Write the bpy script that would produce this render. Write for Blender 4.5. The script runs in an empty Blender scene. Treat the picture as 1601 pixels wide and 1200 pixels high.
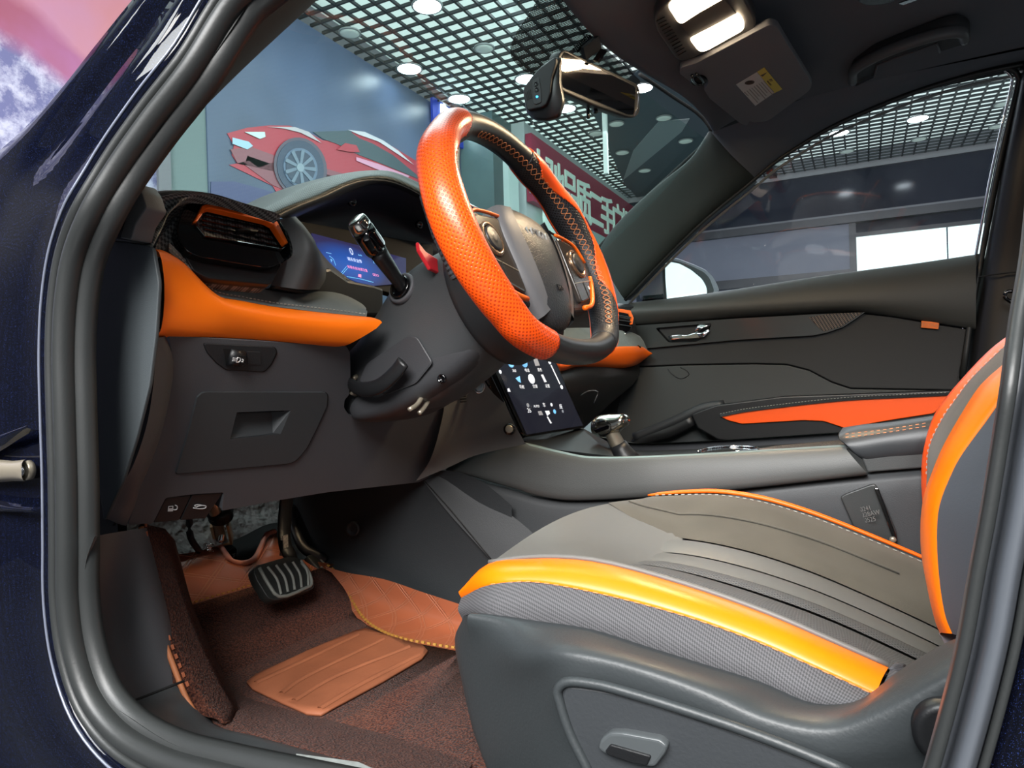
import bpy, bmesh, math, random
from mathutils import Vector, Matrix
random.seed(7)
SC = bpy.context.scene
COL = SC.collection
# ---------------------------------------------------------------- camera
# car frame: X towards the bonnet, Y towards the driver's side, Z up, metres, ground at 0
F0 = 1080.0
CAM = Vector((0, 1.13, .80))
PHI = math.radians(27)
ROLL = .03
FW = Vector((math.sin(PHI), -math.cos(PHI), 0))
_R = Vector((-math.cos(PHI), -math.sin(PHI), 0))
_Z = Vector((0, 0, 1))
RR = _R * math.cos(ROLL) - _Z * math.sin(ROLL)
UU = _Z * math.cos(ROLL) + _R * math.sin(ROLL)
cam = bpy.data.cameras.new('camera')
cam.sensor_width = 36
cam.lens = 36 * F0 / 1601
cam.clip_start = .02
camo = bpy.data.objects.new('camera', cam)
COL.objects.link(camo)
m = Matrix.Identity(4)
for i in range(3):
    m[i][0], m[i][1], m[i][2], m[i][3] = RR[i], UU[i], -FW[i], CAM[i]
camo.matrix_world = m
SC.camera = camo
# ---------------------------------------------------------------- world, lamps, exposure
w = bpy.data.worlds.new('world'); SC.world = w; w.use_nodes = True
bg = w.node_tree.nodes['Background']
bg.inputs[0].default_value = (.62, .70, .78, 1)
bg.inputs[1].default_value = .22
SC.view_settings.view_transform = 'Standard'
SC.view_settings.look = 'None'
SC.view_settings.exposure = .14
SC.view_settings.gamma = 1
SC.view_settings.use_curve_mapping = False
def area(name, loc, target, size, power, col=(1, 1, 1), sy=None):
    l = bpy.data.lights.new(name, 'AREA'); l.energy = power; l.color = col
    l.shape = 'RECTANGLE'; l.size = size; l.size_y = sy or size
    o = bpy.data.objects.new(name, l); COL.objects.link(o); o.location = loc
    o.rotation_euler = (Vector(target) - Vector(loc)).to_track_quat('-Z', 'Y').to_euler()
    return o
area('showroom_fill_light', (-.6, 3.6, 3.3), (.2, .6, .7), 2.4, 520, (1, .98, .96))  # soft area lights added as fill in place of the showroom's small downlights
area('showroom_fill_light', (1.0, 3.6, 3.3), (.6, .6, .7), 1.6, 150, (.95, .98, 1))
area('showroom_fill_light', (1.6, -.6, 3.4), (.6, 0, .8), 1.6, 60, (.9, .97, 1))
area('showroom_fill_light', (.6, -5.0, 3.4), (.3, -3.5, 0), 3.0, 90, (.9, .95, 1))
area('showroom_fill_light', (2.0, -2.6, 3.4), (3.6, -2.6, 1.5), 2.6, 70, (.9, .97, 1))
area('showroom_fill_light', (2.2, .8, 3.4), (3.6, .8, 1.5), 1.6, 34, (1, .97, 1))
# ---------------------------------------------------------------- helpers: points
def ray(px, py):
    return FW + RR * ((px - 800.5) / F0) + UU * ((600 - py) / F0)
def P(px, py, y=None, x=None, z=None, t=None, pl=None):
    """the point of the place seen at a pixel of the photograph, on a given plane of the car"""
    d = ray(px, py)
    if t is not None: k = t
    elif y is not None: k = (y - CAM.y) / d.y
    elif x is not None: k = (x - CAM.x) / d.x
    elif z is not None: k = (z - CAM.z) / d.z
    else: k = (pl[0] - CAM).dot(pl[1]) / d.dot(pl[1])
    return CAM + d * k
def ybody(z):
    return .78 - .30 * max(0, z - .95)
def PB(px, py, off=0):
    y = .78
    for _ in range(12): y = ybody(P(px, py, y=y + off).z)
    return P(px, py, y=y + off)
def plane3(a, b, c):
    return (a, (b - a).cross(c - a).normalized())
def cr(pts, n, closed=False):
    """Catmull-Rom through pts, n segments per span"""
    pts = [Vector(p) for p in pts]; L = len(pts); out = []
    spans = L if closed else L - 1
    for i in range(spans):
        if closed: p0, p1, p2, p3 = pts[i - 1], pts[i], pts[(i + 1) % L], pts[(i + 2) % L]
        else:
            p1, p2 = pts[i], pts[i + 1]
            p0 = pts[i - 1] if i else p1 * 2 - p2
            p3 = pts[i + 2] if i + 2 < L else p2 * 2 - p1
        d1 = max((p1 - p0).length, 1e-9) ** .5; d2 = max((p2 - p1).length, 1e-9) ** .5; d3 = max((p3 - p2).length, 1e-9) ** .5
        m1 = ((p1 - p0) / d1 - (p2 - p0) / (d1 + d2) + (p2 - p1) / d2) * d2
        m2 = ((p2 - p1) / d2 - (p3 - p1) / (d2 + d3) + (p3 - p2) / d3) * d2
        for k in range(n):
            s = k / n; s2 = s * s; s3 = s2 * s
            out.append(p1 * (2 * s3 - 3 * s2 + 1) + m1 * (s3 - 2 * s2 + s) + p2 * (-2 * s3 + 3 * s2) + m2 * (s3 - s2))
    if not closed: out.append(pts[-1])
    return out
def resample(pts, n):
    L = [0]
    for a, b in zip(pts, pts[1:]): L.append(L[-1] + (b - a).length)
    out = []; j = 0
    for i in range(n):
        s = L[-1] * i / (n - 1)
        while j < len(L) - 2 and L[j + 1] < s: j += 1
        k = (s - L[j]) / max(L[j + 1] - L[j], 1e-12)
        out.append(pts[j].lerp(pts[j + 1], min(max(k, 0), 1)))
    return out
def rnd(pts, r, n=4):
    """round the corners of a pixel polygon"""
    out = []; L = len(pts)
    for i in range(L):
        p = Vector(pts[i][:2]); rr = pts[i][2] if len(pts[i]) > 2 else r
        a = Vector(pts[i - 1][:2]) - p; b = Vector(pts[(i + 1) % L][:2]) - p
        if rr <= 0: out.append(p); continue
        da = min(rr, a.length * .48); db = min(rr, b.length * .48)
        A = p + a.normalized() * da; B = p + b.normalized() * db
        for k in range(n + 1):
            s = k / n; out.append(A * (1 - s) ** 2 + p * 2 * s * (1 - s) + B * s * s)
    return out
# ---------------------------------------------------------------- helpers: materials
def lin(c):
    c = c / 255.0
    return c / 12.92 if c <= .04045 else ((c + .055) / 1.055) ** 2.4
def rgb(c): return (lin(c[0]), lin(c[1]), lin(c[2]), 1)
class N:
    def __init__(s, name):
        s.m = bpy.data.materials.new(name); s.m.use_nodes = True; s.t = s.m.node_tree
        s.b = s.t.nodes['Principled BSDF']; s.tc = None
    def n(s, k, **kw):
        x = s.t.nodes.new('ShaderNode' + k)
        for a, b in kw.items():
            if hasattr(x, a): setattr(x, a, b)
        return x
    def l(s, a, b): s.t.links.new(a, b)
    def co(s, kind='Object'):
        if not s.tc: s.tc = s.n('TexCoord')
        return s.tc.outputs[kind]
    def math(s, op, a, b=None, c=None):
        x = s.n('Math', operation=op)
        for i, v in enumerate((a, b, c)):
            if v is None: continue
            if isinstance(v, (int, float)): x.inputs[i].default_value = v
            else: s.l(v, x.inputs[i])
        return x.outputs[0]
    def mix(s, f, a, b):
        x = s.n('Mix'); x.data_type = 'RGBA'
        if isinstance(f, (int, float)): x.inputs[0].default_value = f
        else: s.l(f, x.inputs[0])
        for i, v in ((6, a), (7, b)):
            if isinstance(v, tuple): x.inputs[i].default_value = v
            else: s.l(v, x.inputs[i])
        return x.outputs[2]
    def noise(s, scale, detail=3, co='Object', rough=.5):
        x = s.n('TexNoise'); x.inputs['Scale'].default_value = scale; x.inputs['Detail'].default_value = detail
        x.inputs['Roughness'].default_value = rough
        s.l(s.co(co), x.inputs['Vector']); return x.outputs['Fac']
    def ramp(s, f, a, b):
        x = s.n('MapRange'); x.inputs[1].default_value = a; x.inputs[2].default_value = b; s.l(f, x.inputs[0]); return x.outputs[0]
    def bump(s, h, strength, dist=.001):
        x = s.n('Bump'); x.inputs['Strength'].default_value = strength; x.inputs['Distance'].default_value = dist
        s.l(h, x.inputs['Height'])
        if s.b.inputs['Normal'].links: s.l(s.b.inputs['Normal'].links[0].from_socket, x.inputs['Normal'])
        s.l(x.outputs[0], s.b.inputs['Normal'])
    def col(s, v):
        if isinstance(v, tuple): s.b.inputs['Base Color'].default_value = v
        else: s.l(v, s.b.inputs['Base Color'])
    def sv(s, k, v): s.b.inputs[k].default_value = v
def mat(name, c, rough=.5, metal=0, grain=None, coat=0, var=None, sheen=0, spec=.5, emit=None, co='Object'):
    q = N(name); q.sv('Roughness', rough); q.sv('Metallic', metal); q.sv('Specular IOR Level', spec)
    q.sv('Coat Weight', coat); q.sv('Coat Roughness', .04)
    if sheen: q.sv('Sheen Weight', sheen); q.sv('Sheen Roughness', .4)
    base = rgb(c)
    if var:
        f = q.ramp(q.noise(var[0], 4), .3, .7)
        k = var[1]
        q.col(q.mix(f, tuple(v * (1 - k) for v in base[:3]) + (1,), tuple(min(1, v * (1 + k)) for v in base[:3]) + (1,)))
    else: q.col(base)
    if grain: q.bump(q.noise(grain[0], 2), grain[1], grain[2] if len(grain) > 2 else .0006)
    if emit: q.sv('Emission Strength', emit); q.b.inputs['Emission Color'].default_value = base
    return q.m
def perf(name, c, dot, rough=.4, scale=220, coat=0, size=.28):
    q = N(name); q.sv('Roughness', rough); q.sv('Coat Weight', coat)
    mp = q.n('Mapping'); mp.inputs['Rotation'].default_value = (0, 0, math.radians(45)); q.l(q.co('UV'), mp.inputs[0])
    v = q.n('TexVoronoi'); v.voronoi_dimensions = '2D'; v.inputs['Scale'].default_value = scale; v.inputs['Randomness'].default_value = 0
    q.l(mp.outputs[0], v.inputs['Vector'])
    f = q.ramp(v.outputs['Distance'], size, size + .1)
    q.col(q.mix(f, rgb(dot), rgb(c))); q.bump(f, .5, .0006); q.bump(q.noise(900, 2), .15, .0004)
    return q.m
def weave(name, a, b, scale=300, rough=.5, coat=0, bump=.3):
    q = N(name); q.sv('Roughness', rough); q.sv('Coat Weight', coat); q.sv('Coat Roughness', .15)
    mp = q.n('Mapping'); mp.inputs['Scale'].default_value = (1, .5, 1); mp.inputs['Rotation'].default_value = (0, 0, .6); q.l(q.co('UV'), mp.inputs[0])
    ck = q.n('TexChecker'); ck.inputs['Scale'].default_value = scale; q.l(mp.outputs[0], ck.inputs[0])
    q.col(q.mix(ck.outputs[1], rgb(a), rgb(b))); q.bump(ck.outputs[1], bump, .0005)
    return q.m
def quilt(name, c, line, s=.045, rough=.4, world=False):
    q = N(name); q.sv('Roughness', rough)
    sp = q.n('SeparateXYZ'); q.l(q.co('Object' if world else 'UV'), sp.inputs[0])
    V_ = q.math('SUBTRACT', q.math('MULTIPLY', sp.outputs[2], 1.6), q.math('MULTIPLY', sp.outputs[1], .8)) if world else sp.outputs[1]
    hs = []
    for sg in (1, -1):
        a = q.math('MULTIPLY', sp.outputs[0], 1 / s); b = q.math('MULTIPLY', V_, sg / s * .62)
        fr = q.math('FRACT', q.math('ADD', a, b))
        d = q.math('ABSOLUTE', q.math('SUBTRACT', fr, .5))
        e = q.math('ABSOLUTE', q.math('SUBTRACT', d, .06))
        hs.append(q.ramp(e, .01, .03))
    h = q.math('MINIMUM', hs[0], hs[1])
    q.col(q.mix(h, rgb(line), rgb(c))); q.bump(h, .8, .0015); q.bump(q.noise(500, 2), .2, .0004)
    return q.m
# ---------------------------------------------------------------- helpers: meshes
def obj(name, me, mt=None, parent=None):
    if me.name != name: me.name = name
    o = bpy.data.objects.new(name, me); COL.objects.link(o)
    if mt:
        me.materials.append(mt)
    if parent:
        o.parent = parent
        o.matrix_parent_inverse = world_of(parent).inverted()
    return o
def world_of(o):
    if o.parent: return world_of(o.parent) @ o.matrix_parent_inverse @ o.matrix_basis
    return Matrix.Translation(o.location)
def thing(name, label, cat, loc=(0, 0, 0), group=None):
    o = bpy.data.objects.new(name, None); COL.objects.link(o); o.location = loc
    o.empty_display_size = .05
    return tag(o, label, cat, group)
def tag(o, label, cat, group=None):
    o['label'] = label; o['category'] = cat
    if group: o['group'] = group
    return o
def struct(o): o['kind'] = 'structure'; return o
def stuff(o): o['kind'] = 'stuff'; return o
def mods(o, thick=0, bevel=0, seg=2, off=-1, sub=0, ang=35):
    if sub:
        s = o.modifiers.new('s', 'SUBSURF'); s.levels = s.render_levels = sub
    if thick:
        s = o.modifiers.new('t', 'SOLIDIFY'); s.thickness = thick; s.offset = off; s.use_even_offset = False
    if bevel:
        b = o.modifiers.new('b', 'BEVEL'); b.width = bevel; b.segments = seg; b.limit_method = 'ANGLE'; b.angle_limit = math.radians(ang); b.harden_normals = False
    return o
def gridmesh(rows, closed=False, capends=False):
    nr, nc = len(rows), len(rows[0])
    vs = [p for r in rows for p in r]; fs = []
    cc = nc if closed else nc - 1
    for i in range(nr - 1):
        for j in range(cc):
            k = (j + 1) % nc
            fs.append((i * nc + j, i * nc + k, (i + 1) * nc + k, (i + 1) * nc + j))
    if capends:
        fs.append(tuple(range(nc - 1, -1, -1))); fs.append(tuple((nr - 1) * nc + j for j in range(nc)))
    me = bpy.data.meshes.new('m'); me.from_pydata([tuple(v) for v in vs], [], fs)
    # uv in metres by arc length
    U = [0.0]; V = [0.0]; mr = rows[nr // 2]
    for j in range(cc): U.append(U[-1] + (mr[(j + 1) % nc] - mr[j]).length)
    mc = nc // 2
    for i in range(nr - 1): V.append(V[-1] + (rows[i + 1][mc] - rows[i][mc]).length)
    uv = me.uv_layers.new(name='UVMap').data; li = 0
    for i in range(nr - 1):
        for j in range(cc):
            for (a, b) in ((i, j), (i, j + 1), (i + 1, j + 1), (i + 1, j)):
                uv[li].uv = (U[b], V[a]); li += 1
    for p in me.polygons: p.use_smooth = True
    return me
def loft(name, rows, mt, parent=None, nu=4, nv=4, thick=0, closed=False, cap=False, off=-1, bevel=0):
    """a smooth skin through rows of points (Catmull-Rom both ways)"""
    rows = [[Vector(p) for p in r] for r in rows]
    if nu > 1: rows = [cr(r, nu, closed) for r in rows]
    if nv > 1:
        cols = [cr([r[j] for r in rows], nv) for j in range(len(rows[0]))]
        rows = [[c[i] for c in cols] for i in range(len(cols[0]))]
    o = obj(name, gridmesh(rows, closed, cap), mt, parent)
    return mods(o, thick, bevel, off=off)
def slab(name, pts, back, mt, parent=None, bevel=.0015, seg=2, smooth=True):
    """solid plate: front outline pts, extruded by the vector back"""
    pts = [Vector(p) for p in pts]; n = len(pts); back = Vector(back)
    nrm = Vector((0, 0, 0))
    for i in range(n): nrm += pts[i].cross(pts[(i + 1) % n]) 
    if nrm.dot(back) > 0: pts.reverse()
    vs = pts + [p + back for p in pts]
    fs = [tuple(range(n)), tuple(range(2 * n - 1, n - 1, -1))]
    for i in range(n):
        k = (i + 1) % n; fs.append((k, i, i + n, k + n))
    me = bpy.data.meshes.new('m'); me.from_pydata([tuple(v) for v in vs], [], fs)
    e1 = (pts[1] - pts[0]).normalized() if (pts[1] - pts[0]).length > 1e-9 else Vector((1, 0, 0))
    e1 = (e1 - back.normalized() * e1.dot(back.normalized())).normalized(); e2 = back.normalized().cross(e1)
    uv = me.uv_layers.new(name='UVMap').data
    for l in me.loops:
        v = vs[l.vertex_index]; uv[l.index].uv = (v.dot(e1), v.dot(e2))
    o = obj(name, me, mt, parent)
    if bevel: mods(o, bevel=bevel, seg=seg, ang=50)
    if smooth:
        for p in me.polygons: p.use_smooth = len(p.vertices) == 4 and n > 12
    return o
def cap_inward(p): return p
def sweep(name, path, sec, mt, parent=None, up=(0, 0, 1), closed=False, scale=None, cap=True, secclosed=True):
    """sec: list of (side, up) offsets; scale: f(s) or None"""
    path = [Vector(p) for p in path]; n = len(path); rows = []
    for i, p in enumerate(path):
        if closed: t = path[(i + 1) % n] - path[i - 1]
        else: t = path[min(i + 1, n - 1)] - path[max(i - 1, 0)]
        t.normalize(); u0 = up(i / max(n - 1, 1)) if callable(up) else Vector(up)
        s = t.cross(u0)
        s.normalize(); u = s.cross(t)
        k = scale(i / max(n - 1, 1)) if scale else 1
        rows.append([p + s * a * k + u * b * k for a, b in sec])
    if closed: rows.append(rows[0])
    me = gridmesh(rows, secclosed, cap and not closed and secclosed)
    return obj(name, me, mt, parent)
def circ(r, n=12, ry=None): return [(r * math.cos(2 * math.pi * k / n), (ry or r) * math.sin(2 * math.pi * k / n)) for k in range(n)]
def tube(name, path, r, mt, parent=None, n=10, ry=None, closed=False, up=(0, 0, 1), smooth=3, scale=None):
    if smooth > 1: path = cr(path, smooth, closed)
    return sweep(name, path, circ(r, n, ry), mt, parent, up, closed, scale)
def frame(nrm, up=(0, 0, 1)):
    n = Vector(nrm).normalized(); up = Vector(up)
    if up.cross(n).length < 1e-3: up = Vector((1, 0, 0))
    x = up.cross(n).normalized(); y = n.cross(x)
    return x, y, n
def lathe(name, c, axis, prof, mt, parent=None, n=24, up=(0, 0, 1), ex=1):
    """prof: (radius, height along axis)"""
    x, y, a = frame(axis, up); c = Vector(c)
    rows = [[c + a * h + x * (r * ex * math.cos(2 * math.pi * k / n)) + y * (r * math.sin(2 * math.pi * k / n)) for k in range(n)] for r, h in prof]
    return obj(name, gridmesh(rows, True, True), mt, parent)
def boxes(name, items, mt, parent=None, bevel=0):
    """items: (centre, ex, ey, ez half-extent vectors) joined into one mesh"""
    vs = []; fs = []
    for c, a, b, d in items:
        k = len(vs); c = Vector(c); a = Vector(a); b = Vector(b); d = Vector(d)
        for sz in (-1, 1):
            for sy in (-1, 1):
                for sx in (-1, 1): vs.append(tuple(c + a * sx + b * sy + d * sz))
        fs += [tuple(k + i for i in f) for f in ((0, 2, 3, 1), (4, 5, 7, 6), (0, 1, 5, 4), (2, 6, 7, 3), (0, 4, 6, 2), (1, 3, 7, 5))]
    me = bpy.data.meshes.new('m'); me.from_pydata(vs, [], fs)
    o = obj(name, me, mt, parent)
    if bevel: mods(o, bevel=bevel)
    return o
def box(name, lo, hi, mt, parent=None, bevel=0):
    lo = Vector(lo); hi = Vector(hi); h = (hi - lo) / 2
    return boxes(name, [((lo + hi) / 2, (h.x, 0, 0), (0, h.y, 0), (0, 0, h.z))], mt, parent, bevel)
def text(name, s, c, ex, ey, size, mt, parent=None, depth=.0004, sx=1, bold=0):
    """lettering, centred at c, reading along ex, up along ey"""
    cu = bpy.data.curves.new('t', 'FONT'); cu.body = s; cu.size = size; cu.align_x = 'CENTER'; cu.align_y = 'CENTER'; cu.extrude = depth
    cu.resolution_u = 3; cu.offset = bold
    to = bpy.data.objects.new('t', cu); COL.objects.link(to)
    me = bpy.data.meshes.new_from_object(to.evaluated_get(bpy.context.evaluated_depsgraph_get()))
    bpy.data.objects.remove(to)
    ex = Vector(ex).normalized(); ey = Vector(ey); ey = (ey - ex * ex.dot(ey)).normalized(); ez = ex.cross(ey); c = Vector(c)
    for v in me.vertices:
        q = v.co.copy(); v.co = c + ex * q.x * sx + ey * q.y + ez * q.z
    me.materials.clear()
    return obj(name, me, mt, parent)
def stitch(name, path, mt, parent=None, length=.004, gap=.003, r=.0006, lift=(0, 0, 0)):
    """a run of thread stitches along a path"""
    pts = [Vector(p) + Vector(lift) for p in path]; L = sum((b - a).length for a, b in zip(pts, pts[1:]))
    n = max(4, int(L / (length + gap))); q = resample(pts, n * 2 + 1); it = []
    for i in range(n):
        a, b = q[2 * i], q[2 * i + 1]; d = (b - a) / 2
        if d.length < 1e-6: continue
        x, y, z = frame(d, (0.1, 1, .2)); it.append(((a + b) / 2, x * r, y * r, d))
    return stuff(boxes(name, it, mt, parent))
def S(px, **k): return [P(a[0], a[1], **k) for a in px]
def off(z, ox, oy, k): 
    """zoomed-crop coordinates to photo pixels"""
    return [(ox + a * k, oy + b * k) + tuple(r) for a, b, *r in z]
# ---------------------------------------------------------------- materials
M = {}
M['plastic'] = mat('charcoal_plastic', (80, 81, 85), .55, grain=(700, .35))
M['plastic_dark'] = mat('dark_plastic', (38, 40, 43), .5, grain=(700, .3))
M['plastic_black'] = mat('black_plastic', (20, 21, 23), .42, grain=(700, .2))
M['soft'] = mat('soft_touch_grey', (74, 77, 78), .62, grain=(900, .3))
M['gloss'] = mat('gloss_black', (6, 6, 8), .06, coat=.6)
M['void'] = mat('unlit_black', (8, 8, 9), .8)
M['orange'] = mat('orange_leather', (250, 106, 10), .42, grain=(1200, .2, .0003))
M['orange_red'] = mat('orange_red_leather', (255, 92, 20), .36, grain=(1200, .2, .0003))
M['orange_perf'] = perf('perforated_orange_leather', (255, 88, 18), (196, 58, 8), .3, 260, size=.22)
M['black_perf'] = perf('perforated_black_leather', (44, 45, 48), (8, 8, 8), .45, 260)
M['leather'] = mat('black_leather', (36, 37, 39), .4, grain=(900, .35, .0004))
M['grey_leather'] = mat('grey_leather', (92, 96, 98), .48, grain=(900, .4, .0005))
M['suede'] = mat('grey_suede', (108, 114, 112), .9, grain=(1500, .5), var=(25, .13), sheen=.25, spec=.15)
M['suede_dark'] = mat('brown_grey_suede', (76, 72, 66), .92, grain=(1500, .5), var=(20, .15), sheen=.15, spec=.15)
M['carbon'] = weave('carbon_weave', (52, 54, 56), (128, 132, 130), 420, .45, .0)
M['rubber'] = mat('rubber_seal', (40, 42, 42), .42, grain=(500, .12))
M['chrome'] = mat('chrome', (225, 226, 228), .08, 1)
M['steel'] = mat('dull_steel', (170, 160, 142), .32, .6)
M['thread'] = mat('orange_thread', (206, 130, 82), .7)
M['thread_grey'] = mat('grey_thread', (160, 160, 150), .7)
M['headliner'] = mat('headliner_cloth', (98, 102, 108), .95, grain=(1300, .5), spec=.1, var=(6, .05))
M['pillar'] = mat('woven_pillar_cloth', (52, 52, 53), .85, grain=(1000, .6), spec=.2)
q = N('navy_metallic_paint'); q.sv('Metallic', .0); q.sv('Roughness', .7); q.sv('Specular IOR Level', .0); q.sv('Coat Weight', 1); q.sv('Coat Roughness', .02); q.sv('Coat IOR', 1.38)
f = q.ramp(q.noise(3200, 1), .68, .74); q.col(q.mix(f, rgb((7, 8, 16)), rgb((60, 80, 150)))); M['paint'] = q.m
# ================================================================ the showroom
WX, WY, CZ = 3.6, -8.86, 3.5
M['floor'] = mat('grey_floor_tile', (66, 68, 72), .25, var=(1.2, .1))
o = struct(box('floor', (-6, WY - .1, -.1), (WX + .1, 5, 0), M['floor']))
M['navy_wall'] = mat('navy_gloss_wall', (30, 34, 52), .12, var=(.8, .1))
q = N('mural_navy'); q.sv('Roughness', .35)
f = q.ramp(q.noise(.9, 2), .3, .75); q.col(q.mix(f, rgb((58, 70, 88)), rgb((98, 116, 150)))); M['mural_navy'] = q.m
wf = struct(box('wall_front', (WX, WY, 0), (WX + .1, 5, CZ), mat('front_wall_navy', (20, 20, 27), .5)))
wr = struct(box('wall_right', (-12, WY - .1, 0), (WX, WY, CZ), M['navy_wall']))
# landscape poster on the front wall
q = N('desert_dusk_print'); q.sv('Roughness', .5)
sp = q.n('SeparateXYZ'); q.l(q.co('Object'), sp.inputs[0])
nz = q.math('MULTIPLY', q.noise(1.3, 5), .5)
h = q.math('ADD', sp.outputs[2], q.math('MULTIPLY', sp.outputs[1], -.42))
h2 = q.math('ADD', h, nz)
sky = q.ramp(h2, 3.27, 3.36)
c1 = q.mix(q.ramp(q.noise(9, 6, rough=.7), .42, .62), rgb((96, 96, 140)), rgb((186, 184, 204)))
c2 = q.mix(q.ramp(q.noise(2, 4), .3, .7), rgb((150, 76, 100)), rgb((164, 98, 150)))
c3 = q.mix(q.ramp(q.noise(1.5, 3), .3, .7), rgb((176, 126, 164)), rgb((186, 118, 120)))
c = q.mix(q.ramp(h2, 2.98, 3.12), c1, c2); c = q.mix(sky, c, c3); q.col(c); M['dusk'] = q.m
a = P(231, 0, x=WX).y
o = box('landscape_poster', (WX - .03, a, .1), (WX, 1.6, CZ - .02), M['dusk'])
tag(o, 'pink and violet desert landscape poster on the wall beyond the bonnet', 'poster')
box('poster_frame', (WX - .05, a - .08, .1), (WX, a, CZ - .02), mat('grey_frame', (120, 120, 126), .4), o)
# pale strip of wall between the posters
struct(box('trim_5', (WX - .02, P(332, 250, x=WX).y, 0), (WX, a - .08, CZ), mat('teal_grey_wall', (120, 138, 138), .6)))
# the big poster with the red sports car
ya, yb = P(320, 250, x=WX).y, P(735, 300, x=WX).y
cp = box('sports_car_poster', (WX - .03, yb, .1), (WX, ya, CZ - .02), M['mural_navy'])
tag(cp, 'blue grey wall poster printed with a low red sports car', 'poster')
XP = WX - .035
def pr(name, z, c, lay=0, emit=None):
    mt = mat('print_' + name, c, .4)
    pts = [P(a, b, x=XP - lay * .004) for a, b in off(z, 330, 170, .2186)]
    return slab(name, pts, (.003, 0, 0), mt, cp, bevel=0)
pr('printed_floor', [(0, 520), (170, 520), (460, 600), (480, 680), (0, 700)], (74, 80, 124))
pr('printed_body', [(115, 175), (260, 135), (420, 118), (560, 120), (700, 170), (800, 225), (950, 235), (1010, 165), (1140, 190), (1300, 270), (1480, 380), (1560, 430), (1560, 560), (1300, 620), (900, 640), (470, 600), (440, 550), (130, 400), (190, 390), (150, 330), (165, 260)], (190, 62, 78))
pr('printed_shade', [(140, 290), (280, 270), (240, 400), (440, 545), (620, 620), (900, 640), (1250, 620), (1000, 480), (800, 420), (600, 330), (340, 420), (270, 370), (190, 390)], (150, 90, 100), 1)
pr('printed_window', [(730, 165), (985, 155), (1060, 210), (1160, 250), (1300, 330), (1470, 470), (1480, 500), (1240, 400), (1060, 330), (900, 250), (800, 215)], (74, 92, 100), 1)
pr('printed_highlight', [(400, 128), (600, 130), (700, 165), (790, 245), (640, 170), (520, 140)], (206, 200, 205), 2)
pr('printed_roof_highlight', [(980, 150), (1100, 165), (1230, 225), (1340, 300), (1450, 400), (1330, 320), (1200, 235), (1060, 185)], (225, 225, 232), 2)
pr('printed_sill_highlight', [(1040, 345), (1200, 395), (1420, 480), (1400, 500), (1180, 430), (1040, 370)], (236, 170, 200), 2)
pr('printed_headlight', [(240, 165), (385, 165), (390, 200), (350, 215)], (220, 245, 240), 2)
pr('printed_lamp', [(155, 205), (270, 235), (300, 265), (260, 290), (155, 250)], (180, 220, 240), 2)
pr('printed_mirror', [(900, 290), (960, 245), (1040, 260), (1065, 310), (1000, 310)], (190, 60, 76), 3)
wc = (640, 420)
def ring(rx, ry, c0=wc, n=28, sh=.12):
    return [(c0[0] + rx * math.cos(2 * math.pi * k / n) , c0[1] + ry * math.sin(2 * math.pi * k / n) + sh * rx * math.cos(2 * math.pi * k / n)) for k in range(n)]
pr('printed_wheel_arch', ring(190, 215), (96, 88, 104), 3)
pr('printed_tyre', ring(168, 195), (62, 76, 100), 4)
pr('printed_rim', ring(122, 140), (104, 124, 150), 5)
pr('printed_rim_dark', ring(104, 120), (60, 74, 96), 6)
for k in range(9):
    a = 2 * math.pi * k / 9
    pr('printed_spoke', [(wc[0] + r * math.cos(a + s), wc[1] + r * 1.15 * math.sin(a + s) + .12 * r * math.cos(a)) for r, s in ((18, -.5), (112, -.11), (112, .11), (18, .5))], (120, 138, 156), 7)
pr('printed_hub', ring(26, 30), (150, 168, 180), 8)
# blue lit shop sign
M['sign_blue'] = mat('sign_blue', (26, 50, 150), .4, emit=.6)
M['sign_white'] = mat('sign_white_light', (235, 250, 255), .4, emit=7)
yb0, yb1 = P(668, 180, x=WX).y, P(729, 220, x=WX).y
zt, zb = P(672, 152, x=WX).z, P(729, 241, x=WX).z
bs = box('lit_blue_sign', (WX - .065, yb1, zb), (WX - .04, yb0, zt), M['sign_blue'])
tag(bs, 'small blue sign with glowing white characters high beside the car poster', 'sign')
cy = (yb0 + yb1) / 2; H = zt - zb
text('glowing_character', '中', (WX - .072, cy + (yb0 - yb1) * .22, zb + H * .68), (0, -1, 0), (0, 0, 1), H * .42, M['sign_white'], bs, .005, bold=.01)
text('glowing_character', '阳', (WX - .072, cy - (yb0 - yb1) * .25, zb + H * .68), (0, -1, 0), (0, 0, 1), H * .42, M['sign_white'], bs, .005, bold=.01)
text('glowing_character', '公司', (WX - .072, cy + .02, zb + H * .26), (0, -1, 0), (0, 0, 1), H * .3, M['sign_white'], bs, .005, bold=.006)
# column between the two signs
yc0, yc1 = P(738, 290, x=3.45).y, P(805, 290, x=3.2).y
o = box('wall_column', (3.2, yc1, 0), (WX, yc0, CZ), mat('teal_column', (88, 112, 112), .35, var=(3, .15)))
tag(o, 'grey green square column between the blue sign and the maroon banner', 'column')
o = box('white_pilaster', (2.98, -4.99, 0), (3.04, -4.78, CZ - .35), mat('pale_pilaster', (180, 205, 200), .5))
tag(o, 'pale narrow pilaster at the left end of the maroon banner', 'column')
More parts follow.
